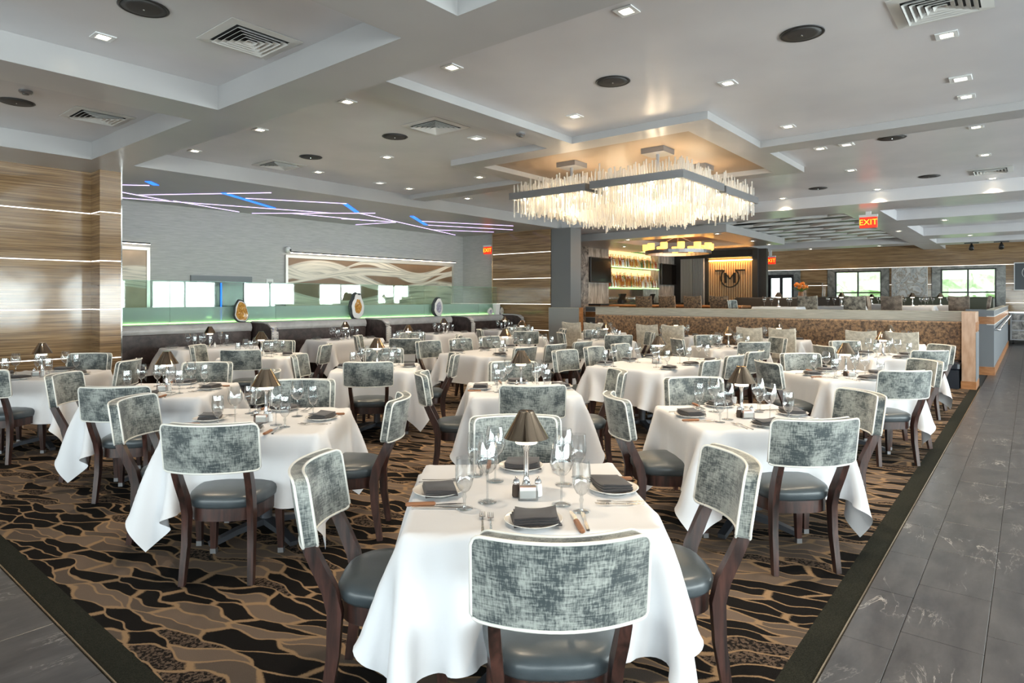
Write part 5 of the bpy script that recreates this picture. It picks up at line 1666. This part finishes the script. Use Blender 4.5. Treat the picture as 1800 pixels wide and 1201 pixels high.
# ================================================================== LOUNGE ON THE RAISED FLOOR
TWIG = make_parsons(M['twig_weave'], 'twig_pattern_chair')
TAUPE = make_parsons(M['taupe_weave'], 'taupe_chair')
def lounge_table(x, y, ref, chairs, proto, desc):
    copy_of(TABLE_BENCH, 'white-clothed ' + ref, None, (x, y, FB), 0)
    simple('tablecloth', cloth_bench, 'white cloth draped over the ' + ref, 'tablecloth', None, (x, y, FB), 0)
    zt = FB + TOPZ + .0085
    copy_of(LAMP, 'cone-shaded metal lamp on the ' + ref, 'table lamps', (x, y, zt), 0)
    for j, (dx, dy) in enumerate(((-.12, -.3), (-.1, .3), (.14, -.18), (.14, .2))):
        simple('wine_glass', WINE_FAR, 'wine glass, %s, on the %s' % (('front aisle corner', 'front bar corner', 'rear aisle corner', 'rear bar corner')[j], ref), 'glass', 'wine glasses on the ' + ref, (x + dx, y + dy, zt), 0)
    for k, (cx, cy, a) in enumerate(chairs):
        chair_at(cx, cy, a, '%s %s the %s' % (desc, ('in front of', 'at the side of')[k], ref), desc + 's at the ' + ref, proto, FB)
lounge_table(15.7, 4.65, 'lounge table beside the bar chairs', [(15.75, 5.45, PI / 2)], CHAIR, 'grey chair')
lounge_table(17.9, 3.75, 'lounge table beside the flowers', [(17.3, 4.35, PI), (17.3, 3.30, PI)], TWIG, 'twig patterned chair')
lounge_table(19.9, 2.45, 'lounge table under the swirl painting', [(18.9, 2.75, PI), (19.9, 3.3, PI / 2)], TAUPE, 'taupe chair')
lounge_table(22.0, 2.02, 'lounge table under the window beside the cart', [(21.2, 1.5, PI), (22.0, 1.12, -PI / 2)], TAUPE, 'taupe chair')
lounge_table(24.5, 4.2, 'lounge table nearest the swirl painting wall', [], TAUPE, 'taupe chair')
sf = thing('window_bench', 'low olive bench running under the far windows', 'bench', (28.0, 0, FB))
MB().bbox(.45, .75, 1.0, 7.6, .30, 1.0, .04).build('backrest', plain('olive_vinyl', (.07, .075, .05), .35), sf)
MB().bbox(0, .5, 1.0, 7.6, .05, .45, .04).build('seat', plain('olive_vinyl_seat', (.06, .06, .045), .4), sf)
t = thing('low_divider', 'dark low divider seat back behind the lounge tables', 'bench', (20.9, 4.4, FB))
MB().bbox(0, .2, 0, 3.2, 0, .98, .03).build('backrest', M['dark_wall'], t)
MB().bbox(.2, .7, 0, 3.2, .05, .45, .03).build('seat', M['dark_wall'], t)
# swirl painting and sign on the window wall
m, nt, b = newmat('swirl_paint')
n0 = noise(nt, coords(nt, 'Object', (1, 1, 1)), 1.5, 3, .5, 3.5)
L(nt, ramp(nt, n0, [(.3, (.22, .23, .23)), (.45, (.50, .51, .50)), (.52, (.30, .25, .2)), (.6, (.62, .62, .6)), (.75, (.4, .41, .42))]), b.inputs['Base Color'])
b.inputs['Roughness'].default_value = .3
t = thing('swirl_painting', 'grey marbled swirl painting between the two far windows', 'painting', (XW, 3.67, 2.05))
MB().box(-.055, -.02, -.58, .58, -.72, .72).build('canvas', m, t)
MB().box(-.04, -.001, -.60, .60, -.74, .74).build('frame', M['white_paint'], t)
t = thing('wall_sign', 'dark sign with white circle on the far window wall', 'sign', (XW, .02, 2.40))
MB().box(-.03, 0, -.42, .42, -.52, .42).build('board', plain('sign_navy', (.02, .03, .04), .3), t)
MB().box(-.025, .0, -.45, .45, -.55, .45).build('frame', M['white_paint'], t)
rp = [(-.035, -.02 + .24 * math.cos(a), .08 + .24 * math.sin(a)) for a in [2 * PI * k / 28 for k in range(28)]]
MB().tube(rp, 0, closed=True, flat=(.07, .012)).build('circle', M['white_paint'], t)
# shelf with flowers beside the glass door
t = thing('wall_shelf', 'thin metal shelf unit beside the glass door', 'shelf', (28.75, 6.75, FB))
for y in (0, .75): MB().box(0, .2, y, y + .02, 0, 1.6).build('upright', M['chrome'], t)
for z in (.9, 1.58): MB().box(0, .2, .02, .75, z, z + .02).build('board', M['chrome'], t)
t = thing('flower_arrangement', 'orange flowers with green leaves in a pot on the lounge', 'flowers', (20.2, 6.25, FB + .98))
t.location = (21.0, 5.55, FB + .98)
MB().lathe([(.05, 0), (.08, .05), (.075, .16), (.06, .17)], 12).build('pot', plain('terracotta', (.3, .14, .07), .5), t, True)
flm = plain('orange_petal', (.85, .25, .04), .5); lfm = plain('flower_leaf', (.12, .25, .05), .5)
for k in range(12):
    a = 2.4 * k; r = .05 + .012 * k; z = .30 + .15 * random.random()
    c_ = (r * math.cos(a), r * math.sin(a), z)
    v_, f_ = blob(.05, k, .5, 7, 5)
    MB().add([(p + c_[0], q + c_[1], s + c_[2]) for p, q, s in v_], f_).build('flower', flm, t)
for k in range(9):
    a = .7 * k
    u = Vector((math.cos(a), math.sin(a), .5)).normalized()
    MB().add([(0, 0, .17), tuple(u * .18 + Vector((-.04 * math.sin(a), .04 * math.cos(a), .17))), tuple(u * .32 + Vector((0, 0, .16))), tuple(u * .18 + Vector((.04 * math.sin(a), -.04 * math.cos(a), .17)))], [(0, 1, 2, 3)]).build('leaf', lfm, t)
# track spots near the far wall
for k, y in enumerate((1.55, .75)):
    t = thing('track_spot', ('black track spotlight under far coffers, lounge side', 'black track spotlight under far coffers, aisle side')[k], 'light', (26.4, y, ZS), 0, 'track spots')
    MB().box(-.03, .03, -.2, .2, -.03, 0).build('track', M['black_plastic'], t)
    MB().tube([(0, 0, -.03), (0, 0, -.12), (-.10, 0, -.22)], [.02, .06, .075], 10).build('head', M['black_plastic'], t, True)
    MB().tube([(-.101, 0, -.222), (-.108, 0, -.23)], .065, 10).build('lens', M['chrome'], t)
# service cart at the aisle end
t = thing('service_cart', 'grey service cart with drawers at the end of the tiled aisle', 'cart', (27.6, -.55, 0))
MB().box(0, .55, 0, 1.1, .14, 1.06).build('cabinet', M['gunmetal'], t)
MB().bbox(-.03, .58, -.03, 1.13, 1.06, 1.12, .01).build('top', M['chrome'], t)
for z0, z1 in ((.18, .46), (.50, .78), (.82, 1.03)): MB().box(-.02, 0, .05, 1.05, z0, z1).build('drawer', M['marble_dark'], t)
for x in (.06, .49):
    for y in (.08, 1.02): MB().tube([(x, y - .025, .07), (x, y + .025, .07)], .07, 12).build('wheel', M['black_plastic'], t)
